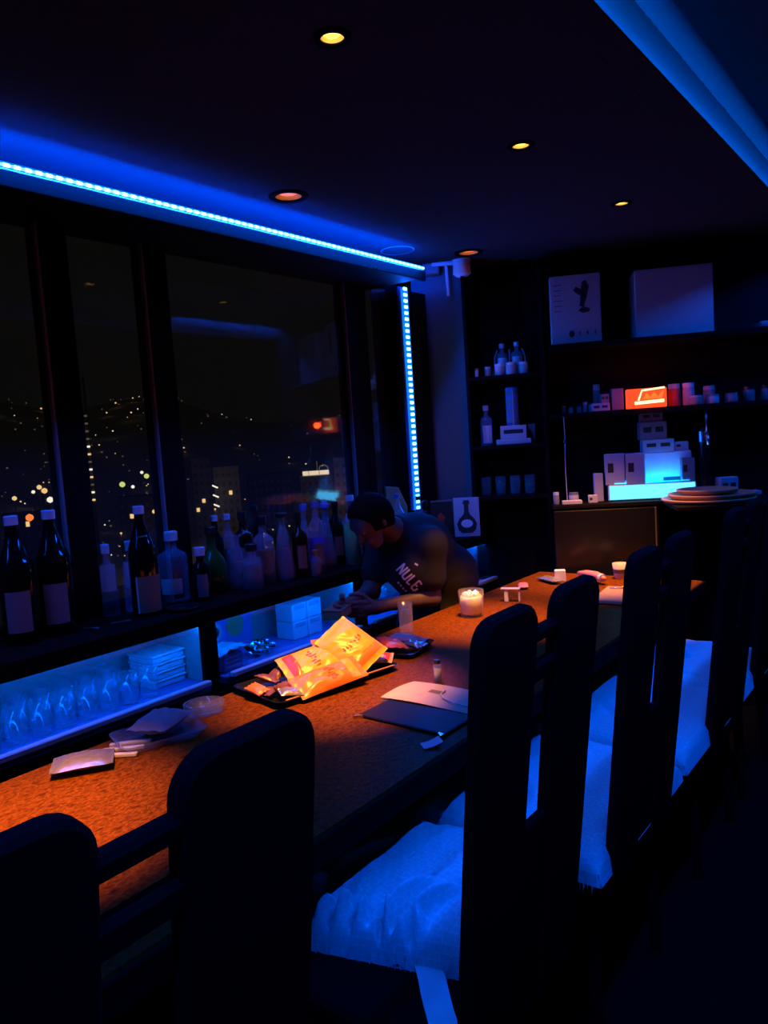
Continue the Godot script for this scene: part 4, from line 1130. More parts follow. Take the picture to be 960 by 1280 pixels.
func shelf_things():
	var sg := "things on the left shelf unit"
	var ya := 0.87 + 0.955 + 0.0115
	var yb := 0.87 + 0.555 + 0.0115
	bottle("clear bottle with a white label, left of the pair on the shelf unit's top", wf(0.17, ya, 0.07), "whisky", 0.034, 0.185, "clear_thick", "cap_white", ["label_white", 0.1, 0.55, -0.9, 1.0], "", "two clear bottles on the shelf unit")
	bottle("clear bottle with a white label, right of the pair on the shelf unit's top", wf(0.255, ya, 0.07), "whisky", 0.034, 0.19, "clear_thick", "cap_white", ["label_white", 0.1, 0.55, -0.9, 1.0], "", "two clear bottles on the shelf unit")
	for k in 3:
		var lb := ["thin pale curved tube left of the bottle pair", "thin pale curved tube between the two bottles", "thin pale curved tube right of the bottle pair"]
		var u0: float = [0.132, 0.213, 0.297][k]
		var sd: float = [1.0, 0.0, -1.0][k]
		var tb := wall_thing("bent_tube", lb[k], "tube", u0, ya, 0.075, "curved tubes by the bottle pair")
		part("tube", Mb.new().tube([Vector3(0, 0, 0), Vector3(-0.006 * sd, 0.06, 0), Vector3(-0.004 * sd, 0.11, 0), Vector3(0.012 * sd, 0.15, 0)], 0.004, 8).done(), M.white_card, tb)
	jar("short pale jar, left of three in front of the bottle pair", 0.155, ya, 0.135, 0.03, 0.065, "white_card", "white_plastic", sg)
	jar("short pale jar, middle of three in front of the bottle pair", 0.22, ya, 0.14, 0.032, 0.068, "white_card", "white_plastic", sg)
	jar("short pale jar, right of three in front of the bottle pair", 0.29, ya, 0.135, 0.03, 0.065, "white_card", "white_plastic", sg)
	jar("tiny white bottle at the shelf unit's left end", 0.02, ya, 0.10, 0.011, 0.055, "white_plastic", "pink", sg)
	jar("small blue-grey jar left of the three short pale jars", 0.085, ya, 0.12, 0.018, 0.055, "grey_card", "white_card", sg)
	jar("small green jar beside the short pale jars", 0.115, ya, 0.115, 0.009, 0.04, "glass_green", "cap_black", sg)
	bottle("tall square-labelled bottle on the shelf unit's middle board", wf(0.06, yb, 0.10), "whisky", 0.036, 0.235, "clear_thick", "cap_white", ["label_white", 0.06, 0.5, -0.9, 0.8], "", sg)
	carton("low wide white carton with dark print on the shelf unit", 0.215, yb, 0.10, Vector3(0.20, 0.03, 0.11), "white_card", 0.0, 0, sg)
	carton("white printed carton under the tall clear canister", 0.215, yb + 0.0302, 0.095, Vector3(0.15, 0.078, 0.10), "white_card", 0.0, 3, sg)
	carton("grey carton leaning right of the white printed carton", 0.318, yb, 0.05, Vector3(0.045, 0.11, 0.07), "grey_card", 0.0, 1, sg)
	var cy := wall_thing("tall_canister", "tall clear banded canister standing on the printed carton", "canister", 0.215, yb + 0.1085, 0.09, sg)
	part("body", Mb.new().smooth(true).lathe([Vector2(0, 0), Vector2(0.036, 0), Vector2(0.036, 0.22), Vector2(0, 0.222)], 20).done(), M.card_blue, cy)
	for k in 4:
		part("band", Mb.new().smooth(true).lathe([Vector2(0.0368, 0.02 + 0.052 * k), Vector2(0.0368, 0.044 + 0.052 * k)], 20).done(), M.grey_card, cy)
	part("seam", bx(Vector3(0.004, 0.11, 0.0368), Vector3(0.006, 0.21, 0.002), 0.0006), M.white_card, cy)
	# faint glass rack on the lowest board
	var yc := 0.87 + 0.26 + 0.0115
	for k in 4:
		tumbler(["dim clear glass, leftmost of four on the shelf unit's lowest board", "dim clear glass, second of four on the lowest board", "dim clear glass, third of four on the lowest board", "dim clear glass, rightmost of four on the lowest board"][k], wf(0.04 + 0.085 * k, yc, 0.09), 0.032, 0.11, "glasses on the shelf unit's lowest board")
	# framed pictures standing on the ledge end
	var art := thing("art_card", "white picture of a dark round flask with an oval label", "picture", Vector3(-2.335, 0.9135, -3.80), WALL_TURN + 0.05)
	part("board", bx(Vector3(0, 0.115, 0), Vector3(0.15, 0.23, 0.012), 0.002), M.white_card, art)
	var fl := [Vector2(-0.05, 0.04), Vector2(-0.03, 0.022), Vector2(0.03, 0.022), Vector2(0.05, 0.04), Vector2(0.058, 0.075), Vector2(0.045, 0.105), Vector2(0.02, 0.13), Vector2(0.013, 0.15), Vector2(0.013, 0.19), Vector2(0.02, 0.195), Vector2(0.016, 0.215), Vector2(-0.016, 0.215), Vector2(-0.02, 0.195), Vector2(-0.013, 0.19), Vector2(-0.013, 0.15), Vector2(-0.02, 0.13), Vector2(-0.045, 0.105), Vector2(-0.058, 0.075)]
	part("flask_print", Mb.new().prism(fl, 0.0062, 0.0078).done(), M.print_black, art)
	var ov := []
	for k in 20:
		ov.append(Vector2(0.034 * cos(TAU * k / 20), 0.078 + 0.024 * sin(TAU * k / 20)))
	part("oval_print", Mb.new().prism(ov, 0.0078, 0.0090).done(), M.white_plastic, art)
	var ar2 := thing("art_print", "dark picture with a pale edge left of the flask picture", "picture", Vector3(-2.475, 0.9135, -3.74), WALL_TURN + 0.1)
	part("board", bx(Vector3(0, 0.11, 0), Vector3(0.14, 0.22, 0.012), 0.002), M.print_grey, ar2)
	part("dark_field", bx(Vector3(0.004, 0.112, 0.0065), Vector3(0.126, 0.20, 0.002), 0.0005), M.print_black, ar2)
	part("pale_figure", Mb.new().prism([Vector2(-0.02, 0.09), Vector2(0.01, 0.08), Vector2(0.025, 0.12), Vector2(0.0, 0.15), Vector2(-0.02, 0.13)], 0.0072, 0.0084).done(), M.print_red, ar2)
	# upper shelf boxes
	var b1 := wall_thing("appliance_box", "white product box printed with a black kitchen machine", "box", 0.585, 1.971, 0.14)
	part("box", bx(Vector3(0, 0.185, 0), Vector3(0.27, 0.37, 0.2), 0.003), M.white_card, b1)
	var pz := 0.1003
	part("machine_print", Mb.new().prism([Vector2(0.02, 0.20), Vector2(0.045, 0.19), Vector2(0.05, 0.215), Vector2(0.06, 0.24), Vector2(0.075, 0.30), Vector2(0.06, 0.335), Vector2(0.04, 0.33), Vector2(0.03, 0.29), Vector2(0.005, 0.305), Vector2(-0.01, 0.285), Vector2(0.005, 0.27), Vector2(0.028, 0.255), Vector2(0.025, 0.225)], pz, pz + 0.001).done(), M.print_black, b1)
	part("base_print", Mb.new().prism([Vector2(0.015, 0.175), Vector2(0.04, 0.16), Vector2(0.07, 0.165), Vector2(0.078, 0.18), Vector2(0.055, 0.192), Vector2(0.03, 0.19)], pz, pz + 0.001).done(), M.print_black, b1)
	for k in 4:
		var ip := []
		var rr: float = [0.016, 0.011, 0.009, 0.011][k]
		for j in 10:
			ip.append(Vector2(-0.025 + 0.042 * k + rr * cos(TAU * j / 10) * (0.5 if k else 1.0), 0.052 + rr * 1.2 * sin(TAU * j / 10)))
		part("icon_print", Mb.new().prism(ip, pz, pz + 0.001).done(), M.print_black if k % 2 == 0 else M.print_grey, b1)
	for k in 6:
		part("text_print", bx(Vector3(-0.095, 0.32 - 0.028 * k, pz), Vector3(0.05 - 0.006 * (k % 3), 0.005, 0.001), 0.0003), M.print_grey, b1)
	var b2 := wall_thing("appliance_box", "plain white box standing on the right of the upper shelf", "box", 1.10, 1.971, 0.13)
	part("box", bx(Vector3(0, 0.18, 0), Vector3(0.40, 0.36, 0.22), 0.003), M.white_card, b2)
	part("tape", bx(Vector3(0, 0.3601, 0), Vector3(0.398, 0.001, 0.05), 0.0003), M.grey_card, b2)
	solo("folded_cloth", bx(Vector3(0, 0.02, 0), Vector3(0.16, 0.04, 0.12), 0.012), M.print_grey, "dim folded cloth at the right end of the upper shelf", "cloth", wf(1.62, 1.971, 0.13), Vector3(0, WALL_TURN, 0))
	# lower shelf
	var ys := 1.5905
	var jg := "small jars on the lower wall shelf"
	var spec := [[0.505, 0.012, 0.045, "cap_black", "print_red"], [0.545, 0.012, 0.042, "grey_card", "cap_black"], [0.59, 0.013, 0.045, "print_grey", "cap_black"], [0.625, 0.013, 0.058, "grey_card", "white_card"], [0.655, 0.013, 0.052, "grey_card", "cap_black"]]
	var jl := ["tiny jar with a red top at the lower shelf's left end", "tiny grey jar, second from the lower shelf's left end", "tiny dark jar, third from the lower shelf's left end", "small pale-topped jar left of the white carton", "small grey jar touching the white carton"]
	for i in spec.size():
		jar(jl[i], spec[i][0], ys, 0.12, spec[i][1], spec[i][2], spec[i][3], spec[i][4], jg)
	jar("taller grey bottle behind the white carton on the lower shelf", 0.695, ys, 0.07, 0.02, 0.155, "grey_card", "white_card", jg)
	carton("low white carton on the lower wall shelf", 0.705, ys, 0.14, Vector3(0.10, 0.045, 0.07), "white_card", 0.0, 2)
	carton("small dark-printed carton standing on the low white carton", 0.73, ys + 0.0455, 0.13, Vector3(0.045, 0.05, 0.05), "grey_card", 0.1, 2)
	carton("grey upright carton directly left of the red sign", 0.80, ys, 0.12, Vector3(0.065, 0.12, 0.07), "grey_card", 0.0, 0)
	# glowing red sign
	var sn := wall_thing("light_sign", "small glowing red sign box with a bright orange tube", "sign", 0.955, ys, 0.14)
	part("box", bx(Vector3(0, 0.055, 0), Vector3(0.215, 0.11, 0.05), 0.005), M.sign_red, sn)
	part("tube", Mb.new().tube([Vector3(-0.065, 0.03, 0.031), Vector3(0.09, 0.036, 0.031)], 0.009, 10).done(), M.sign_tube, sn)
	part("slash", Mb.new().tube([Vector3(-0.045, 0.045, 0.03), Vector3(-0.025, 0.098, 0.03), Vector3(0.095, 0.108, 0.03)], 0.005, 8).done(), M.sign_tube, sn)
	part("wing", Mb.new().prism([Vector2(-0.02, 0.05), Vector2(0.0, 0.085), Vector2(0.02, 0.06), Vector2(0.04, 0.09), Vector2(0.06, 0.06), Vector2(0.095, 0.10), Vector2(0.08, 0.05)], 0.0255, 0.029).done(), M.bulb_orange, sn)
	omni("glow", wf(0.955, ys + 0.06, 0.26), Color(1.0, 0.20, 0.05), 0.03, 0.02, sn)
	jar("red and white can at the right of the glowing sign", 1.115, ys + 0.0, 0.09, 0.034, 0.125, "print_red", "white_card", "cans right of the sign")
	jar("tall pale can behind the front jars, right of the red can", 1.19, ys, 0.09, 0.034, 0.125, "white_card", "white_plastic", "cans right of the sign")
	jar("third tall can from the glowing sign", 1.30, ys, 0.09, 0.032, 0.10, "grey_card", "white_card", "cans right of the sign")
	jar("squat can in front of the tall pale can", 1.215, ys, 0.17, 0.033, 0.05, "grey_card", "white_card", "cans right of the sign")
	jar("squat can in front of the third tall can", 1.30, ys, 0.17, 0.033, 0.05, "white_card", "grey_card", "cans right of the sign")
	jar("squat can at the right end of the front row", 1.395, ys, 0.17, 0.033, 0.05, "grey_card", "grey_card", "cans right of the sign")
	for k in 4:
		jar(["dim grey can far right on the lower shelf, first of four", "dim grey can far right on the lower shelf, second of four", "dim grey can far right on the lower shelf, third of four", "dim grey can far right on the lower shelf, last of four"][k], 1.50 + 0.09 * k, ys, 0.12, 0.03, 0.08, "print_grey", "cap_black", "dim cans at the shelf's right end")
	# cable from the left end of the lower shelf
	var cb := wall_thing("cable", "thin pale cable hanging from the lower shelf's left end", "cable", 0.495, 1.0825, 0.25)
	part("cord", Mb.new().tube([Vector3(0, 0.49, -0.005), Vector3(0.002, 0.38, 0.0), Vector3(-0.002, 0.2, 0.0), Vector3(0.001, 0.004, 0.0)], 0.0025, 6).done(), M.white_card, cb)
	part("plug", Mb.new().lathe([Vector2(0, 0.34), Vector2(0.007, 0.342), Vector2(0.008, 0.36), Vector2(0, 0.365)], 10).done(), M.steel, cb)
	# small things on the cabinet's left top
	var yt := 1.0825
	jar("small white-capped bottle at the cabinet top's left corner", 0.435, yt, 0.25, 0.017, 0.07, "grey_card", "white_plastic", "small things on the cabinet's left top")
	carton("long low pale carton on the cabinet top's left", 0.52, yt, 0.27, Vector3(0.11, 0.022, 0.05), "white_card", 0.0, 0)
	jar("squat pale jar behind the long low carton", 0.535, yt, 0.20, 0.028, 0.06, "white_card", "grey_card", "small things on the cabinet's left top")
	carton("small white carton right of the squat pale jar", 0.635, yt, 0.25, Vector3(0.05, 0.045, 0.04), "white_card", 0.0, 1)
	# glowing white cooler with a stepped front
	var co := wall_thing("drinks_cooler", "white counter-top cooler with a glowing blue-white lower front", "cooler", 0.96, yt, 0.10)
	part("body", bx(Vector3(0, 0.13, 0.0), Vector3(0.45, 0.26, 0.12), 0.006), M.white_plastic, co)
	part("step", bx(Vector3(0, 0.045, 0.085), Vector3(0.47, 0.09, 0.05), 0.004), M.white_plastic, co)
	part("lamp_panel", bx(Vector3(0, 0.046, 0.1115), Vector3(0.455, 0.078, 0.005), 0.001), M.cooler_lamp, co)
	part("handle_slot", bx(Vector3(0.12, 0.107, 0.062), Vector3(0.10, 0.02, 0.006), 0.002), M.print_black, co)
	strip_light("panel_glow", wf(0.74, yt + 0.046, 0.222), wf(1.18, yt + 0.046, 0.222), 0.07, Basis(Vector3.UP, WALL_TURN) * Vector3(0, 0.35, 1), Color(0.25, 0.7, 1.0), 0.05, co)
	strip_light("top_glow", wf(0.76, yt + 0.094, 0.205), wf(1.16, yt + 0.094, 0.205), 0.012, Basis(Vector3.UP, WALL_TURN) * Vector3(0, 1, -0.6), Color(0.0, 0.5, 1.0), 0.16, co)
	carton("left upright pouch with dark print on the cooler's step", 0.765, yt + 0.0905, 0.186, Vector3(0.105, 0.175, 0.046), "white_card", 0.0, 1)
	carton("right upright pouch with dark print on the cooler's step", 0.875, yt + 0.0905, 0.188, Vector3(0.105, 0.17, 0.046), "white_card", 0.0, 1)
	carton("narrow white carton standing left of the cooler", 0.675, yt, 0.17, Vector3(0.05, 0.16, 0.06), "white_card", 0.0, 0)
	carton("printed carton lying on the cooler top", 1.01, yt + 0.2605, 0.11, Vector3(0.17, 0.07, 0.10), "white_card", 0.0, 2)
	carton("square printed carton stacked above the cooler", 0.985, yt + 0.331, 0.11, Vector3(0.145, 0.10, 0.09), "grey_card", 0.04, 2)
	carton("topmost dim printed carton of the stack above the cooler", 0.98, yt + 0.4315, 0.11, Vector3(0.12, 0.055, 0.08), "grey_card", 0.0, 2)
	carton("small carton at the cooler top's right end", 1.135, yt + 0.2605, 0.11, Vector3(0.075, 0.05, 0.08), "white_card", 0.0, 1)
	carton("grey pouch hanging over the cooler's right corner", 1.155, yt + 0.0905, 0.186, Vector3(0.07, 0.13, 0.046), "grey_card", 0.0, 1)
	# beer tower
	var bt := wall_thing("beer_tap", "dark drinks tower with a shiny tap right of the cooler", "drinks tap", 1.255, yt, 0.155)
	part("column", Mb.new().smooth(false).lathe([Vector2(0.0, 0), Vector2(0.045, 0), Vector2(0.045, 0.012), Vector2(0.03, 0.02), Vector2(0.03, 0.36), Vector2(0.024, 0.38), Vector2(0, 0.382)], 22).done(), M.black_gloss, bt)
	part("spout", Mb.new().smooth(true).tube([Vector3(0, 0.34, 0.02), Vector3(0, 0.345, 0.06), Vector3(0, 0.32, 0.085), Vector3(0, 0.285, 0.088)], [0.012, 0.012, 0.01, 0.008], 10).done(), M.steel, bt)
	part("lever", Mb.new().smooth(true).tube([Vector3(0, 0.35, 0.05), Vector3(0, 0.40, 0.06), Vector3(0, 0.47, 0.05)], [0.006, 0.006, 0.011], 10).done(), M.steel, bt)
	part("collar", Mb.new().lathe([Vector2(0.0305, 0.30), Vector2(0.036, 0.305), Vector2(0.036, 0.36), Vector2(0.0305, 0.365)], 22).done(), M.steel, bt)
	carton("blue-lit white carton right of the drinks tower", 1.36, yt, 0.17, Vector3(0.10, 0.10, 0.07), "white_card", 0.2, 2)
	carton("flat white tray of papers far right on the cabinet", 1.47, yt, 0.20, Vector3(0.10, 0.022, 0.08), "white_card", 0.1, 0)
	# stacked round wooden trays
	var dg := "round wooden trays on the cabinet"
	for k in 3:
		var r: float = [0.23, 0.215, 0.15][k]
		var t := wall_thing("round_tray", ["lowest and widest round wooden tray of the stack", "middle round wooden tray of the stack", "topmost small round wooden tray"][k], "tray", 1.20 + 0.02 * k - 0.04 * float(k == 2), yt + 0.0215 * k, 0.445 - 0.01 * k, dg)
		part("tray", Mb.new().smooth(true).lathe([Vector2(0, 0), Vector2(r * 0.94, 0), Vector2(r, 0.012), Vector2(r, 0.02), Vector2(r * 0.96, 0.021), Vector2(r * 0.92, 0.010), Vector2(0, 0.009)], 40).done(), M.tray_wood, t)
	solo("menu_card", bx(Vector3(0, 0.006, 0), Vector3(0.10, 0.012, 0.07), 0.002), M.white_card, "white card block on the open shelf under the round trays", "card", wf(1.09, 0.8205, 0.24), Vector3(0, WALL_TURN + 0.2, 0))
	var ob := wall_thing("open_shelf", "low black shelf inside the open cabinet bay", "shelf", 1.78, 0.805, 0.15)
	part("board", bx(Vector3(-0.01, 0.0075, 0), Vector3(1.5, 0.015, 0.28), 0.002), M.black_wood, ob)
	# white camera and bracket where the pillar meets the ceiling
	var cc := wall_thing("ceiling_camera", "white security camera hanging under the ceiling by the pillar", "camera", -0.03, 2.5, 0.16)
	part("mount", bx(Vector3(-0.10, -0.010, 0), Vector3(0.14, 0.02, 0.03), 0.003), M.white_plastic, cc)
	part("body", Mb.new().smooth(true).lathe([Vector2(0, -0.095), Vector2(0.035, -0.09), Vector2(0.052, -0.075), Vector2(0.048, -0.03), Vector2(0.055, 0.0)], 24).done(), M.white_plastic, cc)
	part("stalk", Mb.new().tube([Vector3(0.0, -0.09, 0), Vector3(0.004, -0.13, 0.0)], 0.005, 8).done(), M.white_card, cc)
	var an := wall_thing("antenna", "white upright stick antenna hanging beside the security camera", "antenna", -0.12, 2.48, 0.14)
	part("stick", Mb.new().tube([Vector3(0, 0.0, 0), Vector3(0, -0.02, 0), Vector3(0.004, -0.17, 0.006)], [0.008, 0.009, 0.009], 10).done(), M.white_plastic, an)
	var br := wall_thing("router", "small pale box at the ceiling corner where the long strip ends", "box", -0.21, 2.44, 0.13)
	part("body", bx(Vector3(0, 0.03, 0), Vector3(0.10, 0.06, 0.08), 0.008), M.grey_card, br)

# ------------------------------------------------------------------ bartender
# Field of tapered capsules joined by a smooth minimum, meshed as surface nets.
func nets(m: Mb, bones: Array, cell: float, k: float, grow := 0.0, cut = null):
	var lo := Vector3(1e9, 1e9, 1e9)
	var hi := -lo
	for b in bones:
		var rr: float = maxf(b[2], b[3]) + grow + 4.0 * cell + 0.02
		for e in [b[0], b[1]]:
			lo = lo.min(e - Vector3.ONE * rr)
			hi = hi.max(e + Vector3.ONE * rr)
	var nx := int((hi.x - lo.x) / cell) + 2
	var ny := int((hi.y - lo.y) / cell) + 2
	var nzz := int((hi.z - lo.z) / cell) + 2
	var acc := PackedFloat32Array()
	acc.resize(nx * ny * nzz)
	for b in bones:
		var a: Vector3 = b[0]
		var ab: Vector3 = b[1] - a
		var ll := maxf(ab.length_squared(), 1e-9)
		var r0: float = b[2] + grow
		var r1: float = b[3] + grow
		var pad := maxf(r0, r1) + 3.0 * cell + k * 3.0
		var l := (a.min(b[1]) - Vector3.ONE * pad - lo) / cell
		var h := (a.max(b[1]) + Vector3.ONE * pad - lo) / cell
		for x in range(maxi(int(l.x), 0), mini(int(h.x) + 1, nx - 1) + 1):
			for y in range(maxi(int(l.y), 0), mini(int(h.y) + 1, ny - 1) + 1):
				for z in range(maxi(int(l.z), 0), mini(int(h.z) + 1, nzz - 1) + 1):
					var p := lo + Vector3(x, y, z) * cell - a
					var t := clampf(p.dot(ab) / ll, 0.0, 1.0)
					var d := (p - ab * t).length() - lerpf(r0, r1, t)
					if d < pad:
						acc[(x * ny + y) * nzz + z] += exp(clampf(-d / k, -30.0, 30.0))
	for i in acc.size():
		acc[i] = -k * log(acc[i]) if acc[i] > 1e-13 else 1.0
	if cut != null:
		for x in nx:
			for y in ny:
				for z in nzz:
					var i := (x * ny + y) * nzz + z
					if acc[i] < 0.1:
						acc[i] = maxf(acc[i], cut.call(lo + Vector3(x, y, z) * cell))
	var vert := {}
	var pos := PackedVector3Array()
	var step := [ny * nzz, nzz, 1]
	for x in nx - 1:
		for y in ny - 1:
			for z in nzz - 1:
				var i := (x * ny + y) * nzz + z
				var v0 := acc[i]
				if absf(v0) > cell * 2.5:
					continue
				var s := Vector3.ZERO
				var n := 0
				for e in EDGES:
					var c0: Vector3i = e[0]
					var c1: Vector3i = e[1]
					var f0 := acc[i + c0.x * step[0] + c0.y * step[1] + c0.z]
					var f1 := acc[i + c1.x * step[0] + c1.y * step[1] + c1.z]
					if (f0 < 0.0) != (f1 < 0.0):
						s += Vector3(c0).lerp(Vector3(c1), f0 / (f0 - f1))
						n += 1
				if n:
					vert[i] = pos.size()
					pos.append(lo + (Vector3(x, y, z) + s / n) * cell)
	for i in vert:
		for ax in 3:
			var j: int = i + step[ax]
			if j >= acc.size() or (acc[i] < 0.0) == (acc[j] < 0.0):
				continue
			var u: int = step[(ax + 1) % 3]
			var v: int = step[(ax + 2) % 3]
			if not (vert.has(i - u) and vert.has(i - v) and vert.has(i - u - v)):
				continue
			var q := [pos[vert[i - u - v]], pos[vert[i - v]], pos[vert[i]], pos[vert[i - u]]]
			if acc[i] < 0.0:
				m.quad(q[0], q[1], q[2], q[3])
			else:
				m.quad(q[3], q[2], q[1], q[0])

const EDGES := [
	[Vector3i(0, 0, 0), Vector3i(1, 0, 0)], [Vector3i(0, 1, 0), Vector3i(1, 1, 0)], [Vector3i(0, 0, 1), Vector3i(1, 0, 1)], [Vector3i(0, 1, 1), Vector3i(1, 1, 1)],
	[Vector3i(0, 0, 0), Vector3i(0, 1, 0)], [Vector3i(1, 0, 0), Vector3i(1, 1, 0)], [Vector3i(0, 0, 1), Vector3i(0, 1, 1)], [Vector3i(1, 0, 1), Vector3i(1, 1, 1)],
	[Vector3i(0, 0, 0), Vector3i(0, 0, 1)], [Vector3i(1, 0, 0), Vector3i(1, 0, 1)], [Vector3i(0, 1, 0), Vector3i(0, 1, 1)], [Vector3i(1, 1, 0), Vector3i(1, 1, 1)]]

func field(bones: Array, p: Vector3, k: float, grow: float) -> float:
	var s := 0.0
	for b in bones:
		var ab: Vector3 = b[1] - b[0]
		var t := clampf((p - b[0]).dot(ab) / maxf(ab.length_squared(), 1e-9), 0.0, 1.0)
		s += exp(clampf(-((p - b[0] - ab * t).length() - lerpf(b[2], b[3], t) - grow) / k, -30.0, 30.0))
	return -k * log(maxf(s, 1e-13))

func hand_bones(wrist: Vector3, fwd: Vector3, palm_n: Vector3, thumb_side: Vector3, curl: float) -> Array:
	var b := []
	var knuck := wrist + fwd * 0.085
	for i in 4:
		var sd := thumb_side * (0.030 - 0.0195 * i)
		var root := knuck + sd - fwd * (0.006 if i == 0 else 0.0 if i < 2 else 0.008 * (i - 1))
		b.append([wrist + sd * 0.55, root, 0.0135, 0.0115])
		var l: float = [0.043, 0.048, 0.044, 0.034][i]
		var d := fwd
		var p := root
		for j in 3:
			d = d.rotated(thumb_side.normalized(), curl * (0.55 if j == 0 else 0.9) * (1.0 if thumb_side.cross(d).dot(palm_n) > 0 else -1.0))
			var q: Vector3 = p + d * l * [1.0, 0.66, 0.52][j]
			b.append([p, q, [0.0100, 0.0090, 0.0082][j], [0.0090, 0.0082, 0.0070][j]])
			p = q
	var tb := wrist + fwd * 0.028 + thumb_side * 0.026
	var t1 := tb + (fwd * 0.55 + thumb_side * 0.75 + palm_n * 0.3).normalized() * 0.042
	var t2 := t1 + (fwd * 0.85 + thumb_side * 0.25 + palm_n * 0.5).normalized() * 0.034
	var t3 := t2 + (fwd * 0.9 - thumb_side * 0.05 + palm_n * 0.5).normalized() * 0.026
	b.append([wrist + thumb_side * 0.012, tb, 0.016, 0.0145])
	b.append([tb, t1, 0.0138, 0.0112])
	b.append([t1, t2, 0.0110, 0.0096])
	b.append([t2, t3, 0.0094, 0.0078])
	return b

func bartender():
	var o := Vector3(-2.115, 0, -3.1)
	var pel := Vector3(-2.095, 0.84, -3.10)
	var waist := Vector3(-2.105, 0.945, -3.03)
	var chest := Vector3(-2.115, 1.005, -2.95)
	var neck := Vector3(-2.120, 1.085, -2.80)
	var head := Vector3(-2.130, 1.15, -2.655)
	var shl := Vector3(-1.960, 1.02, -2.86)
	var shr := Vector3(-2.235, 1.03, -2.86)
	var ell := Vector3(-1.980, 0.765, -2.87)
	var wrl := Vector3(-2.110, 0.765, -2.615)
	var elr := Vector3(-2.235, 0.80, -2.74)
	var wrr := Vector3(-2.225, 0.775, -2.545)
	var torso := [
		[pel + Vector3(0.075, 0, 0), pel - Vector3(0.075, 0, 0), 0.125, 0.125], [Vector3(-2.07, 0.90, -2.83), Vector3(-2.065, 0.845, -2.90), 0.095, 0.10], [pel, waist, 0.13, 0.12], [waist, chest, 0.125, 0.13],
		[chest + Vector3(0.06, 0, 0), chest - Vector3(0.06, 0, 0), 0.115, 0.115], [chest, neck, 0.11, 0.06], [shl, shr, 0.058, 0.058]]
	var arms := [[shl, ell, 0.052, 0.040], [shr, elr, 0.052, 0.040]]
	var fore := [[ell, wrl, 0.040, 0.027], [elr, wrr, 0.040, 0.027]]
	var hipl := pel + Vector3(0.085, -0.05, 0)
	var hipr := pel + Vector3(-0.085, -0.05, 0)
	var knl := Vector3(-2.035, 0.46, -2.97)
	var knr := Vector3(-2.185, 0.46, -2.93)
	var anl := Vector3(-2.035, 0.085, -3.16)
	var anr := Vector3(-2.175, 0.085, -3.09)
	var legs := [[hipl, knl, 0.09, 0.060], [hipr, knr, 0.09, 0.060], [knl, anl, 0.058, 0.040], [knr, anr, 0.058, 0.040]]
	var feet := [[anl + Vector3(0, -0.045, 0.02), anl + Vector3(0.01, -0.052, 0.16), 0.036, 0.03], [anr + Vector3(0, -0.045, 0.02), anr + Vector3(-0.01, -0.052, 0.16), 0.036, 0.03]]
	var t := thing("person", "bartender in a black printed T-shirt bending over the back cabinet with a small box", "person", o)
	# head: looking down to the hands
	var f := Vector3(-0.22, -0.62, 0.75).normalized()
	var rt := Vector3(0.95, 0.0, 0.28)
	rt = (rt - f * rt.dot(f)).normalized()
	var up := rt.cross(-f).normalized()
	if up.y < 0:
		up = -up
	var hb := [
		[head + up * 0.03 - f * 0.018, head + up * 0.028 + f * 0.02, 0.078, 0.072], [head - f * 0.04 + up * 0.02, head - f * 0.035, 0.066, 0.06],
		[head + f * 0.03 - up * 0.02, head + f * 0.042 - up * 0.075, 0.054, 0.034], [head + f * 0.05 - up * 0.085, head + f * 0.06 - up * 0.09, 0.022, 0.018],
		[head + f * 0.088 + up * 0.012, head + f * 0.108 - up * 0.022, 0.009, 0.014],
		[head + f * 0.080 - up * 0.052 + rt * 0.016, head + f * 0.080 - up * 0.052 - rt * 0.016, 0.012, 0.012],
		[head + f * 0.078 + up * 0.032 + rt * 0.035, head + f * 0.078 + up * 0.032 - rt * 0.035, 0.012, 0.012],
		[head + rt * 0.072 + up * 0.012 - f * 0.01, head + rt * 0.078 - up * 0.022 - f * 0.004, 0.012, 0.008], [head - rt * 0.072 + up * 0.012 - f * 0.01, head - rt * 0.078 - up * 0.022 - f * 0.004, 0.012, 0.008]]
	var body := torso + arms + fore + legs + feet + [[neck, head - f * 0.02, 0.056, 0.052], [wrl, wrl + Vector3(-0.03, 0.0, 0.05), 0.027, 0.024], [wrr, wrr + Vector3(0.02, 0.0, 0.045), 0.027, 0.024]]
	var m := Mb.new().smooth(true).at(Transform3D(Basis(), -o))
	nets(m, body, 0.014, 0.012)
	nets(m, hb + [[neck, head - f * 0.02, 0.05, 0.048]], 0.005, 0.008)
	var fl := Vector3(-0.42, 0.02, 0.9).normalized()
	var fr := Vector3(0.25, 0.0, 0.96).normalized()
	nets(m, hand_bones(wrl, fl, Vector3(-0.9, -0.1, -0.42).normalized(), Vector3(0.05, 1, 0.0).normalized(), 0.55), 0.0035, 0.003)
	nets(m, hand_bones(wrr, fr, Vector3(0.96, -0.1, -0.25).normalized(), Vector3(-0.05, 1, 0.0).normalized(), 0.5), 0.0035, 0.003)
	part("body", m.done(), M.skin, t)
	# clothes
	var tee := torso + [[shl, shl.lerp(ell, 0.62), 0.055, 0.056], [shr, shr.lerp(elr, 0.62), 0.055, 0.056]]
	var s := Mb.new().smooth(true).at(Transform3D(Basis(), -o))
	nets(s, tee, 0.012, 0.014, 0.014, func(p: Vector3) -> float: return (p - neck).dot((head - neck).normalized()) - 0.012)
	part("t_shirt", s.done(), M.shirt, t)
	var tr := Mb.new().smooth(true).at(Transform3D(Basis(), -o))
	nets(tr, [[pel + Vector3(0.075, -0.02, 0), pel - Vector3(0.075, 0.02, 0), 0.125, 0.125]] + legs, 0.014, 0.014, 0.016)
	part("trousers", tr.done(), M.trousers, t)
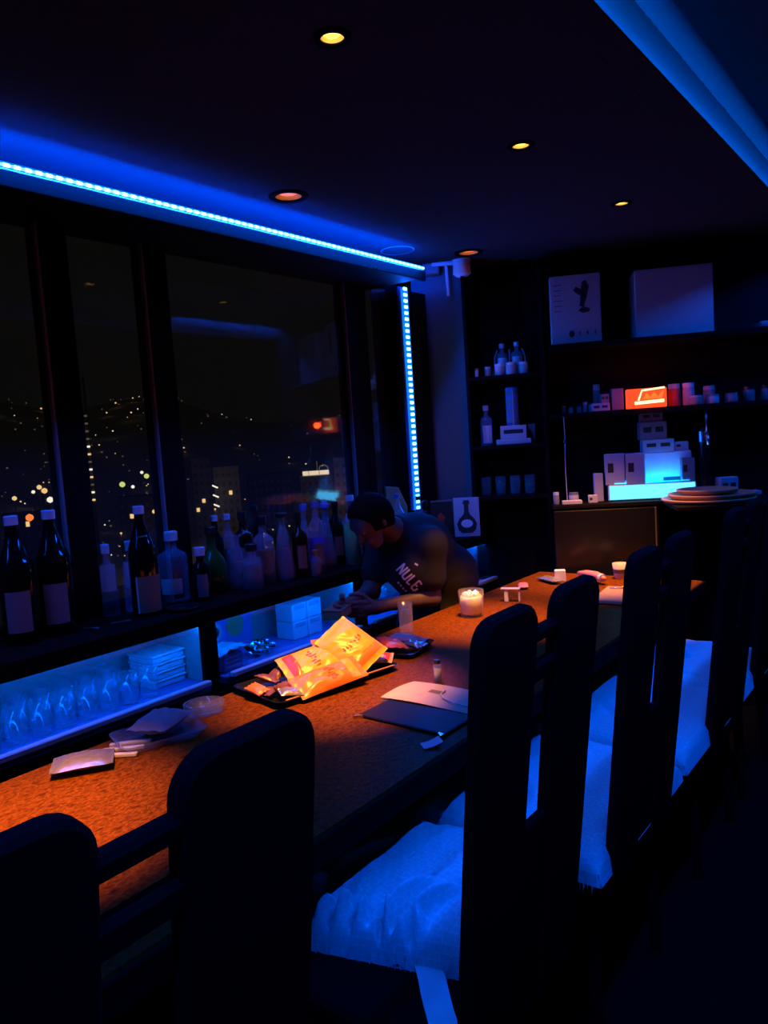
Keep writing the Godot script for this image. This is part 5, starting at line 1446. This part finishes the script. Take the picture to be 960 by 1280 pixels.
	for e in feet:
		var sh := Mb.new().smooth(true).at(Transform3D(Basis(), -o))
		nets(sh, [e], 0.008, 0.006, 0.006)
		part("shoe", sh.done(), M.hair, t)
	var hm := Mb.new().smooth(true).at(Transform3D(Basis(), -o))
	nets(hm, [hb[0], hb[1], [head - f * 0.05 - up * 0.02, head - f * 0.045 - up * 0.05, 0.05, 0.04], [head + up * 0.09 + f * 0.03, head + up * 0.085 - f * 0.03, 0.025, 0.03]], 0.006, 0.008, 0.012, func(p: Vector3) -> float: return maxf((p - head).dot(f) - 0.045 - 0.4 * maxf((p - head).dot(up) - 0.03, 0.0), -(p - head).dot(up) - 0.045 + 0.6 * ((p - head).dot(f))))
	part("hair", hm.done(), M.hair, t)
	for sg in [1.0, -1.0]:
		part("eye", Mb.new().smooth(true).at(Transform3D(Basis(), -o)).lathe([Vector2(0, -0.011), Vector2(0.008, -0.008), Vector2(0.011, 0), Vector2(0.008, 0.008), Vector2(0, 0.011)], 12, head + f * 0.077 + up * 0.010 + rt * 0.031 * sg).done(), M.eye_white, t)
	# white print on the chest, laid on the shirt along its surface
	var pm := Mb.new()
	var strokes := [
		[0.0, 0.0, 0.0, 0.05], [0.0, 0.05, 0.022, 0.0], [0.022, 0.0, 0.022, 0.05], [0.035, 0.05, 0.035, 0.005], [0.035, 0.005, 0.055, 0.0], [0.055, 0.0, 0.058, 0.045],
		[0.07, 0.05, 0.07, 0.0], [0.07, 0.0, 0.09, 0.004], [0.103, 0.05, 0.103, 0.0], [0.103, 0.05, 0.125, 0.046], [0.103, 0.026, 0.12, 0.024], [0.103, 0.0, 0.126, 0.0], [0.126, 0.0, 0.128, 0.02],
		[0.045, -0.03, 0.055, -0.03], [0.062, -0.03, 0.072, -0.03], [0.08, -0.03, 0.09, -0.032], [0.098, -0.03, 0.108, -0.03], [0.03, 0.085, 0.045, 0.09]]
	var org := Vector3(-2.06, 0.915, -2.72)
	var ax := Vector3(0.52, -0.80, -0.31).normalized()
	var ay := Vector3(0.6, 0.6, -0.53)
	ay = (ay - ax * ay.dot(ax)).normalized()
	var nn := ax.cross(ay)
	if nn.z < 0:
		nn = -nn
	var lay := func(a: float, b: float) -> Vector3:
		var p: Vector3 = org + ax * a + ay * b + nn * 0.12
		for k in 80:
			var d := field(tee, p, 0.014, 0.014)
			if d < 0.001:
				break
			p -= nn * minf(maxf(d * 0.6, 0.0008), 0.02)
		return p + nn * 0.002 - o
	var groups := [[0, 3], [3, 6], [6, 8], [8, 13], [13, 14], [14, 15], [15, 16], [16, 17], [17, 18]]
	for gr in groups:
		pm = Mb.new()
		for si in range(gr[0], gr[1]):
			var q: Array = strokes[si]
			var a := Vector2(q[0], q[1])
			var b := Vector2(q[2], q[3])
			var w := (b - a).orthogonal().normalized() * 0.0042
			for k in 3:
				var c := a.lerp(b, k / 3.0)
				var d := a.lerp(b, (k + 1) / 3.0)
				var A: Vector3 = lay.call(c.x - w.x, c.y - w.y)
				var B: Vector3 = lay.call(d.x - w.x, d.y - w.y)
				var C: Vector3 = lay.call(d.x + w.x, d.y + w.y)
				var D: Vector3 = lay.call(c.x + w.x, c.y + w.y)
				pm.quad(A, B, C, D)
				pm.quad(D - nn * 0.0015, C - nn * 0.0015, B - nn * 0.0015, A - nn * 0.0015)
		part("shirt_print", pm.done(), M.shirt_print, t)
	# what the hands hold
	var bh := thing("snack_box", "small flat brown box held in the bartender's hands", "box", Vector3(-2.19, 0.752, -2.455), 0.35)
	part("box", bx(Vector3(0, 0.02, 0), Vector3(0.09, 0.036, 0.17), 0.004), M.tan_paper, bh)
	part("lid", bx(Vector3(0, 0.041, 0), Vector3(0.093, 0.008, 0.173), 0.002), M.label_tan, bh)

# ------------------------------------------------------------------ the city outside
func polar(az: float, d: float, y: float) -> Vector3:
	var a := deg_to_rad(az)
	return Vector3(-sin(a) * d, y, -cos(a) * d)

func hill_y(az: float, d: float) -> float:
	var ridge := 24.0 + 34.0 * smoothstep(40.0, 58.0, az) + 6.0 * sin(az * 0.5)
	return lerpf(-30.0, ridge, smoothstep(220.0, 820.0, d))

func building(label: String, az: float, d: float, top: float, w: float, dp: float, cols: int, rows_: int, lit: Array, mt := "facade") -> Node3D:
	var base := -32.0
	var t := thing("far_building", label, "building", polar(az, d, base), deg_to_rad(az), "buildings across the city")
	var h := top - base
	part("walls", bx(Vector3(0, h / 2, -dp / 2), Vector3(w, h, dp), 0.05), M[mt], t)
	part("parapet", bx(Vector3(0, h + 0.25, -dp / 2), Vector3(w + 0.4, 0.5, dp + 0.4), 0.05), M[mt], t)
	var pane := bx(Vector3.ZERO, Vector3(w / cols * 0.5, 1.3, 0.12), 0.02)
	for r in rows_:
		for c in cols:
			var on := [r, c] in lit
			part("window", pane, M.light_warm if on else M.pane_dark, t, Vector3((c - (cols - 1) / 2.0) * w / cols, h - 2.2 - 2.9 * r, 0.03))
	return t

func lamp_post(label: String, az: float, d: float, y: float, s: float, mt: String):
	var g := hill_y(az, d)
	var t := thing("street_lamp", label, "street lamp", polar(az, d, g), 0.0, "city lamps outside")
	var hh := y - g
	part("pole", Mb.new().tube([Vector3(0, 0, 0), Vector3(0, hh, 0)], 0.09, 6).done(), M.facade_dark, t)
	part("lamp", Mb.new().smooth(true).lathe([Vector2(0, hh - s), Vector2(s * 0.8, hh - s * 0.55), Vector2(s, hh), Vector2(s * 0.8, hh + s * 0.55), Vector2(0, hh + s)], 10).done(), M[mt], t)

func city():
	# dark hillside that carries the lights
	var m := Mb.new().smooth(true)
	m.grid(40, 24, func(a: float, b: float) -> Vector3:
		var az := 22.0 + 56.0 * a
		var d := 200.0 + 800.0 * b
		return polar(az, d, hill_y(az, d) + 2.0 * sin(a * 40.0) * sin(b * 17.0)), true)
	m.grid(40, 1, func(a: float, b: float) -> Vector3:
		var az := 22.0 + 56.0 * a
		return polar(az, lerpf(1000.0, 1001.0, b), lerpf(hill_y(az, 1000.0), -60.0, b)), true)
	var hill := solo("hillside", m.done(), M.hill_dark, "dark hillside across the city dotted with far lights", "hill")
	hill.set_meta("kind", "structure")
	# countless small lights
	var kinds := [["light_dim", 210, 0.34, "countless dim far city lights on the hillside"], ["light_warm", 70, 0.34, "scattered small warm city lights low on the hillside"], ["light_white", 34, 0.32, "scattered small white city lights on the hillside"]]
	for q in kinds:
		var mm := MultiMesh.new()
		mm.transform_format = MultiMesh.TRANSFORM_3D
		mm.mesh = bx(Vector3.ZERO, Vector3(1, 1, 1), 0.1)
		mm.instance_count = q[1]
		for i in q[1]:
			var az := rng.randf_range(40.0, 66.0)
			if rng.randf() < 0.6:
				az = rng.randf_range(52.0, 66.0)
			var d := 230.0 + 600.0 * pow(rng.randf(), 1.7 if q[0] == "light_dim" else 3.0)
			var s: float = q[2] * d / 320.0 * rng.randf_range(0.7, 1.6)
			mm.set_instance_transform(i, Transform3D(Basis().rotated(Vector3.UP, deg_to_rad(az)).scaled(Vector3(s * rng.randf_range(0.8, 1.8), s, s)), polar(az, d, hill_y(az, d) + rng.randf_range(2.0, 5.0))))
		var mi := MultiMeshInstance3D.new()
		mi.name = numbered("city_lights")
		mi.multimesh = mm
		mi.material_override = M[q[0]]
		add_child(mi)
		tag(mi, q[3], "city lights")
		mi.set_meta("kind", "stuff")
	# nearer lamps at the lower left
	var lamps := [
		[62.8, 120, -6.0, 0.42, "light_orange", "round orange street lamp low at the window's far left"],
		[60.9, 110, -7.6, 0.36, "light_orange", "bright orange lamp right beside the blue-capped bottle"],
		[61.0, 112, -6.9, 0.22, "light_orange", "smaller orange lamp just above the bright orange one"],
		[62.0, 150, -2.6, 0.34, "light_warm", "warm lamp at the top of the left cluster"],
		[61.7, 150, -3.3, 0.40, "light_warm", "warm lamp below the top one of the left cluster"],
		[61.4, 150, -5.0, 0.44, "light_white", "white lamp in the middle of the left cluster"],
		[61.0, 160, -5.2, 0.36, "light_warm", "warm lamp right of the cluster's white lamp"],
		[60.35, 150, -3.4, 0.36, "light_warm", "warm lamp left of the broad mullion, upper one"],
		[60.15, 140, -4.4, 0.46, "light_warm", "warm lamp left of the broad mullion, second from above"],
		[59.95, 131, -4.8, 0.40, "light_white", "white lamp left of the broad mullion, third from above"],
		[59.85, 122, -5.1, 0.50, "light_orange", "orange lamp left of the broad mullion, lowest one"],
		[60.6, 150, -6.8, 0.40, "light_white", "white lamp above the blue-capped bottle"],
		[63.6, 160, -4.6, 0.34, "light_warm", "warm lamp at the picture's left edge"],
		[62.4, 170, -4.0, 0.28, "light_white", "small white lamp between the left clusters"],
		[56.6, 180, -4.2, 0.50, "light_green", "yellowish-green lamp above the tall capped bottle"],
		[54.9, 200, -3.2, 0.50, "light_green", "right one of the pair of yellowish-green lamps"],
		[55.2, 200, -2.2, 0.32, "light_white", "small white lamp above the pair of green lamps"],
		[55.9, 200, -5.6, 0.34, "light_white", "small white lamp between the green lamps, lower"],
		[54.6, 160, -9.5, 0.34, "light_warm", "warm lamp right beside the sake bottle's cap"],
		[54.4, 160, -10.6, 0.30, "light_warm", "warm lamp under the one beside the sake bottle's cap"]]
	for q in lamps:
		lamp_post(q[5], q[0], q[1], q[2], q[3] * 1.35, q[4])
	# mast with a row of lamps
	var ms := thing("lamp_mast", "tall lattice mast with a column of small lamps right of the broad mullion", "mast", polar(58.5, 220.0, -28.0))
	part("mast", Mb.new().tube([Vector3(0, 0, 0), Vector3(0, 52, 0)], [0.8, 0.25], 6).done(), M.facade_dark, ms)
	for k in 12:
		part("lamp", bx(Vector3.ZERO, Vector3(0.75, 0.5, 0.75), 0.1), [M.light_warm, M.light_white, M.light_dim][k % 3 if k < 9 else 2], ms, Vector3(0.3, 19.0 + 2.05 * k, 0.6))
	part("cross_lamp", bx(Vector3.ZERO, Vector3(2.6, 0.45, 0.8), 0.1), M.light_white, ms, Vector3(-1.2, 35.5, 1.6), Vector3(0, 1.0, 0))
	# buildings
	building("tall narrow grey building left of the pale blocks", 51.05, 262.0, -0.5, 6.2, 9.0, 3, 9, [[5, 0], [4, 1]])
	building("pale grey block with a bright stair light beside it", 49.3, 250.0, -3.6, 8.0, 9.0, 4, 8, [[2, 2]])
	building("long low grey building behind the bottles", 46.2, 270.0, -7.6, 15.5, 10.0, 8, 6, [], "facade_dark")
	var bb: Node3D = building("dark building with a lit white billboard on its roof", 42.7, 262.0, -9.0, 11.0, 10.0, 5, 6, [])
	part("billboard", bx(Vector3(0, 24.4, 0.2), Vector3(9.0, 1.5, 0.4), 0.05), M.billboard, bb)
	part("billboard_line", Mb.new().box(Vector3(-2.4, 24.4, 0.42), Vector3(0.16, 1.5, 0.06), 0.01).box(Vector3(1.2, 24.4, 0.42), Vector3(0.16, 1.5, 0.06), 0.01).done(), M.facade_dark, bb)
	part("roof_arch", Mb.new().tube([Vector3(1.2, 25.4, 0), Vector3(1.6, 26.6, 0), Vector3(2.8, 27.0, 0), Vector3(4.0, 26.4, 0), Vector3(4.3, 25.4, 0)], 0.22, 6).done(), M.light_dim, bb)
	part("antenna", Mb.new().tube([Vector3(0.6, 25.2, 0), Vector3(0.6, 28.4, 0)], 0.14, 6).done(), M.light_dim, bb)
	building("dim block left of the dark mullion behind the bottle necks", 40.6, 240.0, -3.0, 6.0, 9.0, 3, 7, [])
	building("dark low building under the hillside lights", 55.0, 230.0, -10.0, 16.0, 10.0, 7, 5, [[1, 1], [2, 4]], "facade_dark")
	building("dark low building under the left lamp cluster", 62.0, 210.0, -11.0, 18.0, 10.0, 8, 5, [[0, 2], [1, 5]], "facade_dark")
	# stair lights on the pale block
	for k in 3:
		var st := thing("stair_lamp", ["upper slanted stair lamp between the two grey buildings", "middle slanted stair lamp between the two grey buildings", "lower slanted stair lamp between the two grey buildings"][k], "lamp", polar(50.15, 246.0, -9.2 - 3.0 * k), deg_to_rad(50.0), "stair lamps between the buildings")
		part("tube", Mb.new().tube([Vector3(-0.9, 0.5, 0), Vector3(0.8, -0.4, 0)], 0.24, 8).done(), M.light_white, st)
		part("bracket", bx(Vector3(0, 0, -2.0), Vector3(0.2, 0.2, 3.8), 0.03), M.facade_dark, st)
	# street light that greys the facades
	for q in [[50.3, 215.0, -14.0, 14.0], [44.0, 222.0, -16.0, 14.0], [57.0, 190.0, -16.0, 6.0]]:
		var lp := thing("plaza_lamp", "street floodlight standing below the far buildings at %d degrees" % int(q[0]), "street lamp", polar(q[0], q[1], -30.0))
		lp.set_meta("label", {50.3: "floodlight in the street before the pale grey block", 44.0: "floodlight in the street before the billboard building", 57.0: "floodlight in the street below the hillside lights"}[q[0]])
		part("pole", Mb.new().tube([Vector3(0, 0, 0), Vector3(0, q[2] + 30.0, 0)], 0.12, 6).done(), M.facade_dark, lp)
		part("lamp", bx(Vector3(0, q[2] + 30.0, 0), Vector3(0.4, 0.3, 0.4), 0.05), M.light_warm, lp)
		omni("glow", polar(q[0], q[1], q[2]), Color(1.0, 0.86, 0.6), q[3], 0.3, lp)
